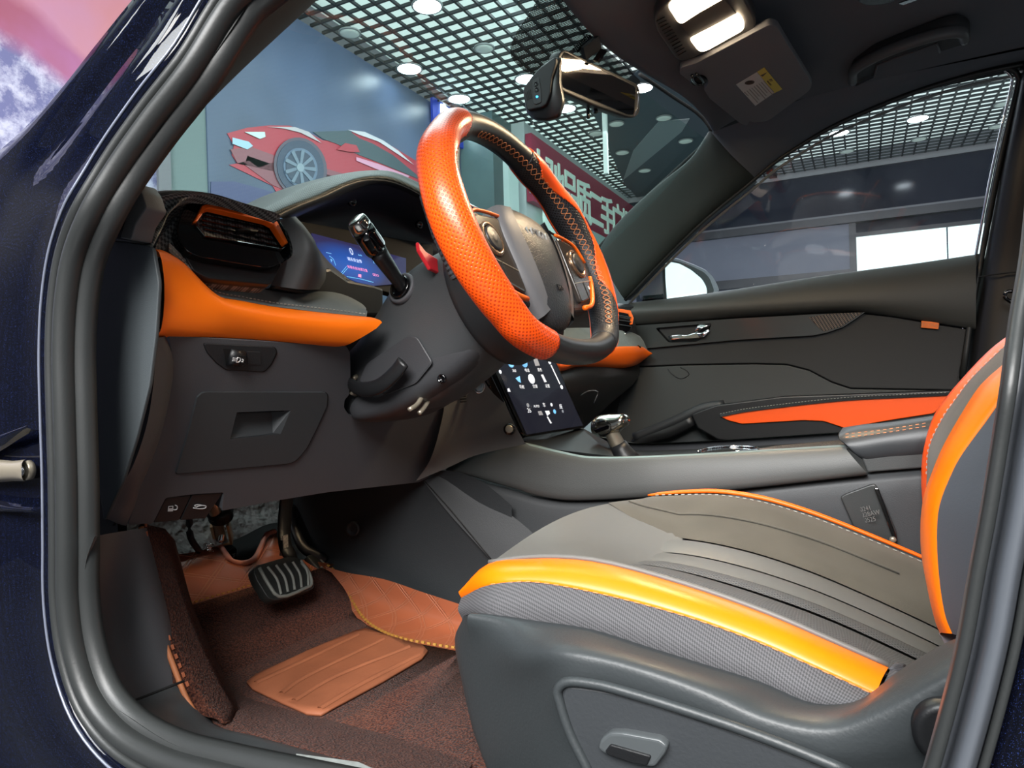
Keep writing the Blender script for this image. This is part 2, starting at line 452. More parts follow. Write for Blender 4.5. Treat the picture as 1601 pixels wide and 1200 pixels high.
# maroon sign wall
XS = 3.05
ys0 = P(822, 290, x=XS).y
sg = struct(box('wall_sign', (XS, WY, 0), (WX, ys0, CZ), mat('shop_front_wall', (190, 205, 205), .5)))
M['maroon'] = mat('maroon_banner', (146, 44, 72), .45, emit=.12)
zt1 = P(830, 217, x=XS).z; zb1 = P(940, 375, x=XS).z
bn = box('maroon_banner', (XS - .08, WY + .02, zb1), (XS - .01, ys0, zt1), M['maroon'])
tag(bn, 'maroon shop banner with large white characters seen through the windshield', 'banner')
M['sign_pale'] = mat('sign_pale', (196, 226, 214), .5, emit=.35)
s = '大驰品质二手广场'
pp = [(842, 254), (860, 282), (883, 300), (903, 318), (925, 330), (943, 345), (957, 350), (976, 365)]
zc = sum(P(a, b, x=XS - .085).z for a, b in pp) / 8
y0 = P(842, 254, x=XS - .085).y; y1 = P(981, 350, x=XS - .085).y
for i, ch in enumerate(s):
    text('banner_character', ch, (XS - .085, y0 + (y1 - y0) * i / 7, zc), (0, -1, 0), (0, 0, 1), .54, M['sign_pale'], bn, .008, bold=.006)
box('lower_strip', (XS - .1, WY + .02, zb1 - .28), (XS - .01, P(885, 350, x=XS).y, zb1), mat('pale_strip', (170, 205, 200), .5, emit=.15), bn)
lathe('round_emblem', (XS - .09, P(848, 345, x=XS).y, P(848, 345, x=XS).z), (-1, 0, 0), [(.18, -.01), (.18, .01), (.15, .012)], M['sign_pale'], bn, 28)
# passenger-side wall: ledge, lit panel, lower wall, dark bands
M['lav'] = mat('lavender_grey_panel', (118, 124, 144), .4, var=(.6, .06))
M['trim_dark'] = mat('dark_wall_trim', (48, 50, 60), .35)
zl = P(1320, 343, y=WY).z
struct(box('trim_1', (-6, WY, zl - .07), (XS, WY + .12, zl + .03), M['trim_dark']))
struct(box('trim_2', (-6, WY, zl + .03), (XS, WY + .09, zl + .06), mat('ledge_edge', (120, 122, 130), .4)))
xs = P(1335, 385, y=WY).x
zt2 = P(1340, 368, y=WY + .05).z
o = box('wall_panel', (xs, WY, 0), (XS, WY + .05, zl - .07), M['lav']); tag(o, 'lavender grey wall board behind the outside mirror', 'wall panel')
ml = thing('wall_light', 'bright white lit wall panel beyond the passenger window', 'light panel', (xs - 2, WY, 0))
M['lit'] = mat('lit_white', (226, 244, 238), .4, emit=1.3)
xd = P(1481, 380, y=WY).x
box('panel_pane', (xd + .01, WY, 1.2), (xs - .03, WY + .04, zt2 - .02), M['lit'], ml)
box('panel_pane', (-12, WY, 1.2), (xd - .01, WY + .04, zt2 - .02), M['lit'], ml)
box('panel_frame', (-12, WY, zt2 - .02), (xs, WY + .07, zt2 + .03), M['trim_dark'], ml)
struct(box('trim_3', (xs, WY, 2.02), (XS, WY + .13, 2.14), M['trim_dark']))
box('panel_post', (xs - .03, WY, 0), (xs + .05, WY + .08, zl - .07), M['trim_dark'], ml)
# ceiling: pale slab above an open grid of dark bars
M['slab'] = mat('ceiling_slab', (196, 206, 204), .8)
cl = struct(box('ceiling', (-6, WY, CZ + .16), (WX, 3.2, CZ + .2), M['slab']))
M['bar'] = mat('ceiling_bar', (44, 48, 52), .5)
g = .125; h = .022
L1 = (2.0 - WY) / 2; L2 = (WX + 4.0) / 2
ba = boxes('grid_bar', [((0, 0, 0), (.0085, 0, 0), (0, L1, 0), (0, 0, h / 2))], M['bar'], cl)
ba.location = (-4.0, (WY + 2.0) / 2, CZ + h / 2)
bb_ = boxes('grid_bar', [((0, 0, 0), (L2, 0, 0), (0, .0085, 0), (0, 0, h / 2))], M['bar'], cl)
bb_.location = ((WX - 4.0) / 2, WY + .05, CZ + h / 2)
for src, n_, ax_, lim in ((ba, 61, 0, WX), (bb_, 87, 1, 2.0)):
    for k in range(1, n_):
        if src.location[ax_] + g * k >= lim: break
        o = src.copy(); COL.objects.link(o); o.location[ax_] = src.location[ax_] + g * k
struct(box('trim_4', (-6, WY, CZ - .07), (XS, WY + .03, CZ), mat('pale_cornice', (150, 152, 156), .4)))
lu = area('added_void_uplight', (0, -3.4, CZ + .06), (0, -3.4, 9), 7.2, 380, (.92, 1, .98), 11)  # added unseen uplight that brightens the slab above the grid
# beams and plain panels
for (bx0, by0, bx1, by1, w_) in ((1.02, WY, 1.02, -2.0, .05), (-1.75, WY, -1.75, -2.0, .06)):
    o = box('ceiling_beam', (bx0 - w_, by0, CZ - .03), (bx0 + w_, by1, CZ + .06), M['bar'])
    tag(o, 'dark ceiling beam crossing the open grid, ' + ('left one over the passenger window' if bx0 > 0 else 'right one over the passenger window'), 'beam')
dk = [P(a, b, z=CZ - .004) for a, b in ((925, 172), (1010, 100), (1116, 150), (1116, 300), (1060, 330), (1004, 318), (975, 285))]
o = slab('ceiling_panel', dk, (0, 0, .01), mat('dark_ceiling_panel', (92, 108, 116), .6), None, 0)
tag(o, 'large blue grey ceiling board at the right end of the windshield', 'ceiling panel')
tri = [P(a, b, z=CZ - .01) for a, b in ((1030, 190), (1078, 186), (1066, 206), (974, 282), (990, 236))]
o = slab('ceiling_panel', tri, (0, 0, .02), mat('plain_ceiling_panel', (176, 190, 192), .6), None, 0)
tag(o, 'small pale angled ceiling board below the blue grey one near the windshield corner', 'ceiling panel')
# downlights
M['lens_on'] = mat('lamp_lens_lit', (240, 250, 255), .3, emit=22)
M['lens_off'] = mat('lamp_lens_off', (205, 222, 214), .4, emit=.25)  # lamp is off; a faint glow is put into the lens colour
M['ringm'] = mat('lamp_ring', (150, 160, 160), .4)
def dl(px, py, on, where, r=.065):
    c = P(px, py, z=CZ - .02)
    t = thing('ceiling_downlight', ('lit' if on else 'unlit pale') + ' round downlight ' + where, 'ceiling light', c, 'round downlights in the showroom ceiling')
    lathe('lamp_ring', c, (0, 0, -1), [(r * .9, -.012), (r * 1.12, -.008), (r * 1.12, .002), (r, .003), (r, 0)], M['ringm'], t, 20)
    lathe('lamp_lens', c, (0, 0, -1), [(r * .98, -.01), (r * .98, .001), (r * .5, .006), (.002, .008)], M['lens_on'] if on else M['lens_off'], t, 20)
for px, py, wh in ((668, 10, 'at the top edge above the sports car poster'), (640, 108, 'above the roof of the printed sports car'), (718, 155, 'just above the blue lit sign'), (824, 124, 'touching the left edge of the dash camera'), (884, 170, 'below the dash camera and mirror'), (1003, 138, 'at the right end of the rear-view mirror'), (1312, 208, 'largest in the left half of the passenger window'), (1435, 186, 'largest in the middle of the passenger window')):
    dl(px, py, 1, wh, .10)
for px, py, wh in ((547, 52, 'left of the top lit lamp, near the sports car poster'), (757, 76, 'between the lit lamp and the shaded glass band'), (932, 209, 'left of the white hanging post'), (964, 194, 'right below the mirror'), (973, 239, 'above the middle of the maroon banner'), (1008, 267, 'above the right end of the maroon banner'), (1038, 185, 'right of the mirror on the plain panel'), (1072, 221, 'nearest the windshield corner'), (1221, 256, 'lowest on the left in the passenger window'), (1324, 237, 'right below the large lit lamp of the passenger window'), (1437, 218, 'below the middle lit lamp of the passenger window'), (1433, 142, 'at the top middle of the passenger window'), (1559, 198, 'lowest by the rear edge of the passenger window'), (1568, 163, 'middle one by the rear edge of the passenger window'), (1577, 116, 'top one by the rear edge of the passenger window')):
    dl(px, py, 0, wh, .075)
# hanging white post
c = P(947, 235, y=-5.2)
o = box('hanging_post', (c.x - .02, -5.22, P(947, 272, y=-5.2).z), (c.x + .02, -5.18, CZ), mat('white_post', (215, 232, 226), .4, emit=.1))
tag(o, 'thin white post hanging from the showroom ceiling below the mirror', 'post')
# ================================================================ the car body
body = thing('car_body', 'open dark navy car body around the orange and black cabin', 'car body', (0, .8, .3))
# --- door seal on the body flange, from the roof rail down round the sill
sealpx = [(540, -150), (455, -70), (372, 0), (300, 110), (238, 190), (187, 262), (145, 332), (118, 400), (106, 470), (102, 550), (104, 650), (107, 750), (108, 850), (109, 940), (120, 1020), (144, 1090), (188, 1145), (255, 1185), (335, 1209), (430, 1232), (560, 1262)]
seal = cr([PB(a, b, .0) for a, b in sealpx], 5)
def extend(path, up_=0, dn=0):
    a, b = path[0], path[-1]
    head = cr([Vector((-1.0, .60, 1.41 + up_)), Vector((-.5, .62, 1.425 + up_)), Vector((0, .63, 1.40 + up_)), Vector((a.x - .10, (a.y + .635) / 2, min(1.385 + up_, a.z + .07))), a], 4)
    tail = cr([b, Vector((b.x - .12, .78, b.z - .004 - dn * .3)), Vector((.05, .78, b.z - .006 - dn)), Vector((-.25, .78, b.z - dn))], 4)
    return head[:-1] + path + tail[1:]
seal = extend(seal)
ds = thing('door_seal', 'x', 'x'); 
bpy.data.objects.remove(ds)
sr = sweep('door_seal', seal, [(a, b) for a, b in [(.0085 * math.cos(t), .0105 * math.sin(t)) for t in [2 * math.pi * k / 14 for k in range(14)]]], M['rubber'], body, up=(0, 1, .05))
# sealing lip: a thinner rib outboard of the bulb and a soft flap inboard
def offset_path(path, d, dy=0):
    out = []
    for i, p in enumerate(path):
        t = (path[min(i + 1, len(path) - 1)] - path[max(i - 1, 0)]).normalized()
        s = t.cross(Vector((0, 1, 0))).normalized()
        out.append(p + s * d + Vector((0, dy, 0)))
    return out
SGN = 1 if (offset_path(seal, .01)[50].x < seal[50].x) else -1   # +: towards the cabin side (rearward)
sweep('seal_rib', offset_path(seal, -SGN * .0115, .004), circ(.0045, 10, .006), M['rubber'], sr, up=(0, 1, .05))
fl = [offset_path(seal, SGN * a, b) for a, b in ((.005, -.002), (.010, -.004), (.0145, -.009), (.0155, -.017))]
loft('seal_flap', fl, M['rubber'], sr, 1, 2, thick=.001)
# --- painted pillar outboard of the seal
rows = []
prof = [(.014, -.012), (.019, -.014), (.0215, .004), (.026, .007), (.030, .001), (.042, .000), (.060, .002)]
base = seal[:86]
for a, b in prof: rows.append(offset_path(seal, -SGN * a, b))
outer = [PB(a, b, .0) for a, b in [(400, -150), (310, -70), (231, 0), (165, 75), (112, 140), (55, 205), (0, 258), (-60, 330), (-110, 400), (-130, 470), (-150, 550), (-150, 650), (-150, 750), (-150, 850), (-150, 940), (-140, 1020), (-120, 1100), (-80, 1200), (20, 1300), (200, 1400), (400, 1450)]]
outer = extend(cr(outer, 5), .035, .0)
last = rows[-1]
k = len(seal)
rows = rows[:-2]
def mixrow(f, dy):
    b0 = rows[-1] if False else offset_path(seal, -SGN * .030, 0)
    return [b0[i].lerp(outer[i], f) + Vector((0, dy, 0)) for i in range(k)]
tp = [min(1, max(0, (seal[i].z - .95) / .12)) for i in range(k)]
def mr(f, dyt, dyb): return [offset_path(seal, -SGN * .030, 0)[i].lerp(outer[i], f) + Vector((0, dyt * tp[i] + dyb * (1 - tp[i]), 0)) for i in range(k)]
rows += [mr(.02, -.004, .0), mr(.16, -.010, .002), mr(.24, .002, .003), mr(.40, .006, .004), mr(.46, -.006, .004), mr(.58, -.008, .006), mr(.64, .008, .008), mr(.86, .014, .012), mr(.97, .006, .012), mr(1, -.02, .0)]
po = obj('painted_pillar', gridmesh(rows), M['paint'], body); mods(po, thick=.0012, off=0)
# raised hinge strip and crease, bolt of the hinge
def ps(px): return [PB(a, b, .012) for a, b in px]
loft('hinge_crease', [ps([(-60, 700), (0, 679), (30, 668), (52, 660)]), [p + Vector((0, .006, 0)) for p in ps([(-60, 706), (0, 685), (30, 674), (52, 666)])], ps([(-60, 730), (0, 705), (30, 686), (54, 672)])], M['paint'], body, 3, 3)
loft('hinge_crease', [ps([(-60, 770), (0, 782), (30, 788), (56, 790)]), [p + Vector((0, .005, 0)) for p in ps([(-60, 778), (0, 790), (30, 794), (58, 796)])], ps([(-60, 800), (0, 799), (30, 800), (60, 801)])], M['paint'], body, 3, 3)
c = PB(40, 735, .012)
hb = lathe('hinge_bolt', c, (0, 1, 0), [(.0085, -.004), (.0085, .0015), (.007, .002), (.0062, .002)], M['steel'], body, 20)
lathe('bolt_head', c, (0, 1, 0), [(.0055, .001), (.0055, .006), (.0048, .007), (.003, .007), (.0028, .005)], M['chrome'], hb, 6)
loft('hinge_arm', [[PB(a, b, .012 + d) for a, b in ((-80, 712), (-20, 716), (20, 720), (40, 718))] for d in (0,)] + [[PB(a, b, .022) for a, b in ((-80, 722), (-20, 724), (16, 726), (34, 724))], [PB(a, b, .022) for a, b in ((-80, 748), (-20, 746), (16, 744), (34, 746))], [PB(a, b, .012) for a, b in ((-80, 758), (-20, 755), (20, 752), (40, 752))]], M['steel'], body, 2, 2)
# bright line along the flange edge, its highlight put in as a pale strip
sweep('flange_edge', offset_path(seal, -SGN * .0255, .007), circ(.0012, 8), mat('flange_highlight', (150, 156, 175), .25, .6), body, up=(0, 1, .05))
# --- A-pillar inner trim on the driver's side
i0 = [PB(a, b, -.004) for a, b in [(500, -150), (440, -70), (392, 0), (318, 110), (258, 190), (205, 262), (163, 325), (138, 372)]]
i1 = [P(a, b, y=yy) for a, b, yy in [(600, -150, .52), (548, -70, .55), (480, 0, .60), (372, 100, .64), (282, 190, .66), (225, 250, .675), (180, 310, .70), (150, 373, .715)]]
i2 = [P(a, b, y=yy) for a, b, yy in [(625, -150, .47), (570, -70, .50), (496, 0, .55), (385, 103, .59), (300, 187, .62), (233, 253, .64), (196, 296, .66), (165, 345, .67)]]
i3 = [P(a, b, y=yy) for a, b, yy in [(600, -150, .40), (540, -70, .43), (460, 0, .48), (350, 103, .53), (270, 187, .57), (215, 250, .6), (180, 292, .62), (150, 340, .63)]]
imid = [(a * .45 + b * .55) + Vector((-.004, .012, .006)) for a, b in zip(i0, i1)]
loft('pillar_trim', [i0, imid, i1, i2, i3], M['pillar'], body, 4, 4)
# --- kick panel, sill and scuff plate
kp = [[PB(a, b, -.006) for a, b in [(148, 838), (134, 880), (133, 960), (146, 1030), (180, 1106)]],
      [P(a, b, y=yy) for a, b, yy in [(180, 832, .715), (175, 900, .715), (178, 980, .712), (196, 1040, .708), (222, 1091, .70)]],
      [P(a, b, y=yy) for a, b, yy in [(219, 826, .675), (232, 900, .675), (250, 975, .67), (266, 1030, .663), (286, 1066, .655)]],
      [P(a, b, y=yy) for a, b, yy in [(240, 824, .60), (262, 900, .60), (285, 975, .60), (300, 1030, .62), (312, 1070, .64)]]]
loft('kick_panel', kp, M['plastic'], body, 4, 4)
sx = [(180, 1106), (262, 1159), (337, 1185), (430, 1208), (560, 1240), (700, 1290)]
s0 = [PB(a, b, -.004) for a, b in sx]
s1 = [P(a, b, y=.70) for a, b in [(222, 1091), (300, 1140), (372, 1166), (450, 1184), (600, 1225), (760, 1270)]]
s2 = [P(a, b, y=.655) for a, b in [(286, 1066), (330, 1128), (400, 1150), (480, 1172), (640, 1215), (800, 1260)]]
s3 = [Vector((p.x, .62, p.z - .05)) for p in s2]
for r, yy in ((s0, .776), (s1, .70), (s2, .655), (s3, .62)):
    r.append(Vector((.05, yy, r[-1].z - .004))); r.append(Vector((-.30, yy, r[-2].z - .004)))
loft('sill_plate', [s0, s1, s2, s3], mat('scuffed_sill_plastic', (66, 70, 72), .42, grain=(600, .2), var=(40, .12)), body, 4, 4)
pl = (P(500, 1190, y=.69), Vector((.05, .35, 1)).normalized())
slab('sill_label', S([(463, 1177), (560, 1190), (640, 1225), (600, 1260), (458, 1215)], pl=pl), (0, 0, -.001), mat('sill_sticker', (120, 124, 122), .5, var=(90, .25)), body, .0003)
# seam of kick panel to sill
tube('panel_seam', [P(182, 1105, y=.752) , P(224, 1089, y=.717), P(288, 1064, y=.677)], .0012, M['void'], body, 6)
# --- B-pillar on the driver's side, close to the camera
bpx = [(1760, -700), (1690, -250), (1640, 100), (1622, 250), (1607, 400), (1590, 500), (1577, 600), (1563, 690), (1545, 800), (1526, 900), (1508, 1000), (1484, 1100), (1456, 1200), (1425, 1300), (1380, 1450)]
bp = cr([P(a, b, y=.775 - .1 * max(0, (600 - b) / 600)) for a, b in bpx], 4)
def shiftpx(dx, dy_, fl=None):
    return cr([P(a + dx * (1 + (b - 700) * .0000), b, y=.775 - .1 * max(0, (600 - b) / 600) + dy_) for a, b in bpx], 4)
bs_ = sweep('pillar_seal', shiftpx(2, 0), circ(.0028, 10), M['rubber'], body, up=(0, 1, 0))
BMT = mat('pillar_bulb_rubber', (76, 80, 86), .42, grain=(500, .1))
rows = [shiftpx(a, b) for a, b in ((-14, -.05), (-12, -.012), (-6, -.006), (6, -.006), (12, -.014), (20, -.014), (30, .000), (42, .005), (58, .006), (68, .0), (74, -.012))]
loft('pillar_bulb', rows, BMT, bs_, 1, 3)
sweep('seal_rib', shiftpx(82, -.002), circ(.002, 8), M['rubber'], bs_, up=(0, 1, 0))
rows = [shiftpx(a, b) for a, b in ((74, -.012), (84, -.010), (92, -.004), (120, .0), (220, .004), (420, .006))]
ob = loft('painted_pillar', rows, M['paint'], body, 1, 2)
# --- headliner
hd = [(740, -200), (815, -95), (880, -2), (935, 62), (990, 105), (1035, 130), (1080, 160), (1108, 190)]
def PZ(a, b, z): return P(a, b, z=z)
hz = [1.385, 1.385, 1.382, 1.378, 1.374, 1.372, 1.37, 1.368]
front = [PZ(a, b, z) for (a, b), z in zip(hd, hz)]
corner = [P(1116, 205, y=-.53), P(1124, 232, y=-.56), P(1166, 284, y=-.61)]
edge = front + corner[:1]
edge = resample(cr(edge, 6), 14)
def hrow(x, dz):
    return [Vector((x, .62 + (-.50 - .62) * i / 13, 1.40 + dz + .035 * math.sin(math.pi * i / 13))) for i in range(14)]
hr = [[p + Vector((.012, 0, .02)) for p in edge], edge, [p.lerp(q_, .25) + Vector((0, 0, .004)) for p, q_ in zip(edge, hrow(.14, 0))], [p.lerp(q_, .6) + Vector((0, 0, .004)) for p, q_ in zip(edge, hrow(.14, 0))], hrow(.10, .0), hrow(-.1, .01), hrow(-.35, .015), hrow(-.8, .01), hrow(-1.3, -.02)]
hl = loft('headliner', hr, M['headliner'], body, 2, 3)
rsk = [[p + Vector((.0, 0, .035)) for p in r] for r in hr[1:]]
rsk = [[Vector((p.x, .66 if j == 0 else (-.64 if j == 13 else p.y), p.z - (.03 if j in (0, 13) else 0))) for j, p in enumerate(r)] for r in rsk]
loft('roof_skin', rsk, M['void'], body, 2, 2, thick=.002)
# side rail above the passenger door, from the A-pillar foot to the rear
railpx = [(975, 466), (1040, 398), (1100, 340), (1167, 285), (1210, 249), (1257, 218), (1300, 193), (1360, 166), (1434, 137), (1517, 112), (1580, 98), (1680, 80)]
raily = [-.70, -.675, -.645, -.62, -.61, -.605, -.60, -.60, -.60, -.60, -.60, -.60]
rl = cr([P(a, b, y=yy) for (a, b), yy in zip(railpx, raily)], 4)
inpx = [(930, 402), (965, 352), (1030, 290), (1085, 245), (1112, 205)]
iny = [-.66, -.64, -.60, -.56, -.53]
inn = cr([P(a, b, y=yy) for (a, b), yy in zip(inpx, iny)], 4)
pa = resample(inn, 16)
cutp = P(1180, 272, y=-.617)
low = resample([p for p in rl if p.x > cutp.x - .01], 16)
mid = [(a + b) / 2 + Vector((-.003, .008, .003)) for a, b in zip(pa, low)]
loft('pillar_trim', [[p + Vector((.02, -.03, 0)) for p in pa], pa, mid, low, [p + Vector((.0, -.06, .0)) for p in low]], mat('passenger_pillar_trim', (38, 45, 43), .6, grain=(900, .3)), body, 2, 5)
up = resample([p for p in rl if p.x <= cutp.x + .005], 20)
# roof side: from rail up to headliner edge
hl_edge = [Vector((p.x, -.50, 1.40 + (.0 if p.x > .1 else .01))) for p in up]
hl_edge[0] = P(1112, 207, y=-.53)
for i in range(1, 6): hl_edge[i] = P(1112, 207, y=-.53).lerp(hl_edge[6], i / 6)
mid = [a.lerp(b, .5) + Vector((0, .014, -.006)) for a, b in zip(hl_edge, up)]
loft('roof_side', [hl_edge, mid, up, [p + Vector((0, -.05, .004)) for p in up]], M['headliner'], body, 2, 5)
# weather strips of the passenger window opening
tube('window_strip', [p + Vector((0, -.012, -.004)) for p in rl[::2]], .0055, M['rubber'], body, 8, smooth=2)
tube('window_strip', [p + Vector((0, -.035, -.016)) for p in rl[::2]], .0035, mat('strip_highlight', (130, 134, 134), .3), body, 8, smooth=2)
wsx = [(1574, 104), (1592, 118), (1590, 140), (1578, 190), (1562, 260), (1548, 330), (1536, 396), (1522, 470), (1505, 590)]
tube('window_strip', [P(a, b, y=-.615 - .08 * min(1, max(0, b - 110) / 280)) for a, b in wsx], .006, M['rubber'], body, 8)
tube('window_strip', [P(a - 10, b + 2, y=-.63 - .08 * min(1, max(0, b - 110) / 280)) for a, b in wsx], .003, M['chrome'], body, 8)
# passenger-side B-pillar
bpl = [[P(a, b, y=yy) for a, b, yy in ((1596, 96, -.62), (1590, 140, -.63), (1566, 262, -.66), (1541, 396, -.70), (1526, 470, -.72), (1500, 640, -.73), (1470, 800, -.73))],
       [P(a, b, y=yy) for a, b, yy in ((1615, 90, -.58), (1604, 140, -.59), (1580, 262, -.62), (1556, 396, -.66), (1540, 480, -.67), (1518, 640, -.67), (1490, 800, -.67))],
       [P(a, b, y=yy) for a, b, yy in ((1760, 80, -.56), (1750, 140, -.57), (1730, 262, -.60), (1700, 396, -.63), (1680, 480, -.64), (1650, 640, -.64), (1620, 800, -.64))]]
bb = loft('pillar_cover', bpl, M['plastic_black'], body, 4, 4)
tube('cover_seam', [P(1530, 433, y=-.66), P(1560, 428, y=-.645), P(1640, 420, y=-.625)], .0016, M['void'], bb, 6)
bk = thing('coat_hook', 'x', 'x'); bpy.data.objects.remove(bk)
tube('belt_guide', [P(a, b, y=-.62) for a, b in ((1585, 455), (1574, 456), (1571, 463), (1578, 470), (1590, 476))], .004, M['gloss'], bb, 8)
# --- windshield glass
def gl(name, tint, haze_mix, rough=.02, veil=(140, 175, 180), refl=.12):
    q = N(name); out = q.t.nodes['Material Output']
    tr = q.n('BsdfTransparent'); tr.inputs[0].default_value = tint
    df = q.n('BsdfDiffuse'); df.inputs[0].default_value = rgb(veil)
    gs = q.n('BsdfGlossy'); gs.inputs['Roughness'].default_value = rough
    m1 = q.n('MixShader'); m1.inputs[0].default_value = haze_mix  # pale diffuse share painted in for the haze of reflections on the glass
    q.l(tr.outputs[0], m1.inputs[1]); q.l(df.outputs[0], m1.inputs[2])
    lw = q.n('LayerWeight'); lw.inputs[0].default_value = .35
    m2 = q.n('MixShader'); q.l(q.math('MULTIPLY_ADD', lw.outputs[1], refl, .03), m2.inputs[0]); q.l(m1.outputs[0], m2.inputs[1]); q.l(gs.outputs[0], m2.inputs[2])
    q.l(m2.outputs[0], out.inputs['Surface']); return q
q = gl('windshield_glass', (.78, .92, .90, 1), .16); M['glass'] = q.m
top = [Vector((.34, .50, 1.375)), Vector((.385, .25, 1.388)), Vector((.40, 0, 1.392)), Vector((.385, -.25, 1.388)), Vector((.31, -.56, 1.36))]
ml_ = [Vector((.62, .60, 1.17)), Vector((.70, .3, 1.19)), Vector((.72, 0, 1.195)), Vector((.70, -.3, 1.19)), Vector((.60, -.655, 1.165))]
bt = [Vector((.92, .68, .96)), Vector((1.03, .3, .97)), Vector((1.07, 0, .975)), Vector((1.03, -.3, .97)), Vector((.92, -.70, .96))]
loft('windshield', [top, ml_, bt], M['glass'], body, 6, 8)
# black edge band of the glass
sweep('glass_edge', cr([P(a, b, y=yy) for a, b, yy in ((925, 398, -.665), (1000, 318, -.645), (1060, 262, -.62), (1100, 224, -.575), (1111, 205, -.55), (1098, 184, -.52), (1050, 150, -.42), (1000, 116, -.30))], 4), circ(.004, 8), M['void'], body, up=(0, 0, 1))
# shaded dotted band behind the mirror
q = N('dotted_band'); out = q.t.nodes['Material Output']
mp = q.n('Mapping'); q.l(q.co('UV'), mp.inputs[0])
v = q.n('TexVoronoi'); v.voronoi_dimensions = '2D'; v.inputs['Scale'].default_value = 330; v.inputs['Randomness'].default_value = 0; q.l(mp.outputs[0], v.inputs['Vector'])
tr = q.n('BsdfTransparent'); m1 = q.n('MixShader'); q.l(q.ramp(v.outputs['Distance'], .40, .48), m1.inputs[0]); q.sv('Roughness', .6); q.col(rgb((24, 26, 28)))
q.l(q.b.outputs[0], m1.inputs[1]); q.l(tr.outputs[0], m1.inputs[2]); q.l(m1.outputs[0], out.inputs['Surface'])
def wz(px, py, d=-.004):
    """point on the windshield near its top centre"""
    return P(px, py, pl=(Vector((.40, 0, 1.392 + d)), Vector((.53, 0, .85)).normalized()))
slab('dotted_shade', [wz(a, b) for a, b in rnd([(845, -10), (832, 15), (808, 50), (797, 74), (800, 92), (820, 112), (860, 130), (935, 150), (975, 150), (1004, 128), (940, 70), (885, 0), (880, -20)], 8)], (.0006, 0, .0003), q.m, body, 0)
# passenger side window glass
slab('side_glass', [P(a, b, y=yy) for a, b, yy in ((985, 470, -.745), (1060, 385, -.72), (1165, 284, -.66), (1260, 212, -.64), (1400, 143, -.635), (1585, 92, -.635), (1560, 260, -.69), (1530, 410, -.74))], (0, -.003, 0), gl('side_glass_clear', (.93, .95, .97, 1), .02).m, body, 0)
# ================================================================ the dashboard
dash = thing('dashboard', 'charcoal dashboard with orange leather band running across to the passenger door', 'dashboard', (.8, 0, .6))
# fascia planes
pA, pB_, pC = P(245, 525, y=.705), P(545, 540, y=.45), P(165, 825, y=.705)
FP = plane3(pA, pB_, pC)                      # the lower fascia, leaning forward to the floor
FN = FP[1] if FP[1].x < 0 else -FP[1]         # towards the seat
BK = -FN                                      # into the dash
def fz(z): return off(z, 200, 500, .3123)
def f2(z): return off(z, 200, 280, .26667)
def FS(px, lift=0): return [P(p[0], p[1], pl=(FP[0] + FN * lift, FP[1])) for p in px]
def holed(name, outer, hole, lift, back, mt, parent, bevel=.001):
    bm = bmesh.new(); 
    def loop(pts): 
        vs = [bm.verts.new(p) for p in pts]; return [bm.edges.new((vs[i], vs[(i + 1) % len(vs)])) for i in range(len(vs))]
    es = loop(outer) + loop(hole)
    bmesh.ops.triangle_fill(bm, edges=es, use_beauty=True, use_dissolve=False)
    g = bmesh.ops.extrude_face_region(bm, geom=bm.faces[:])
    bmesh.ops.translate(bm, verts=[v for v in g['geom'] if isinstance(v, bmesh.types.BMVert)], vec=back)
    bmesh.ops.recalc_face_normals(bm, faces=bm.faces[:])
    me = bpy.data.meshes.new('m'); bm.to_mesh(me); bm.free()
    return obj(name, me, mt, parent)
sc = fz([(545, 462), (815, 452), (765, 570), (512, 596)])
low = rnd(fz([(205, 78), (1095, 132), (1112, 165), (1115, 280), (1108, 375), (1085, 400), (1082, 440), (1110, 480), (1200, 500), (1320, 505), (1440, 480), (1530, 450), (1580, 400), (1604, 345), (1700, 345), (1690, 560), (1600, 738), (1460, 812), (1000, 862), (720, 908), (470, 955), (480, 863), (322, 873), (190, 890), (125, 1018), (0, 1025), (60, 850), (140, 650), (190, 480), (222, 300), (226, 212)]), 3, 2)
lo = holed('lower_fascia', FS(low), FS(sc), 0, BK * .03, M['plastic'], dash); mods(lo, bevel=.003, seg=2, ang=60)
# chamfer strip between fascia and end cover
ch = [[P(a, b, y=.712) for a, b in fz([(140, 88), (130, 300), (100, 500), (60, 640), (10, 760), (-80, 900), (-115, 990)])],
      FS(fz([(175, 75), (200, 300), (165, 500), (112, 650), (30, 850), (-20, 940), (-60, 1030)]), .001),
      FS(fz([(186, 74), (228, 212), (190, 480), (140, 650), (60, 850), (30, 940), (-10, 1030)]), .000)]
ch[1] = [(a * .45 + b * .55) for a, b in zip(ch[0], ch[2])]
ch[1] = [p + FN * .003 for p in ch[1]]
loft('fascia_side', ch, M['plastic'], lo, 3, 4)
# end cover facing the door opening
ec = rnd([(142, 373), (200, 378), (238, 385), (248, 443), (243, 523), (233, 603), (213, 683), (190, 755), (162, 816), (152, 747), (140, 617), (132, 517), (131, 417)], 8)
slab('end_cover', [P(a, b, y=.722) for a, b in cr([Vector((a, b, 0)) for a, b in [(p.x, p.y) for p in ec]], 1, True)] if False else [P(p.x, p.y, y=.722) for p in ec], (0, -.004, 0), mat('end_cover_plastic', (60, 66, 69), .6, grain=(900, .25)), dash, .003, 3)
box_b = slab('side_filler', [P(a, b, y=.690) for a, b in ((120, 380), (252, 392), (254, 530), (236, 640), (200, 770), (176, 822), (150, 822), (118, 600))], (0, -.003, 0), M['void'], dash, 0)
# storage lid with scooped handle
lid = rnd(fz([(372, 360, 5), (1005, 360, 8), (1000, 430, 0), (950, 540, 0), (900, 640, 6), (835, 718, 12), (236, 773, 4), (300, 560, 0), (345, 385, 0)]), 3, 3)
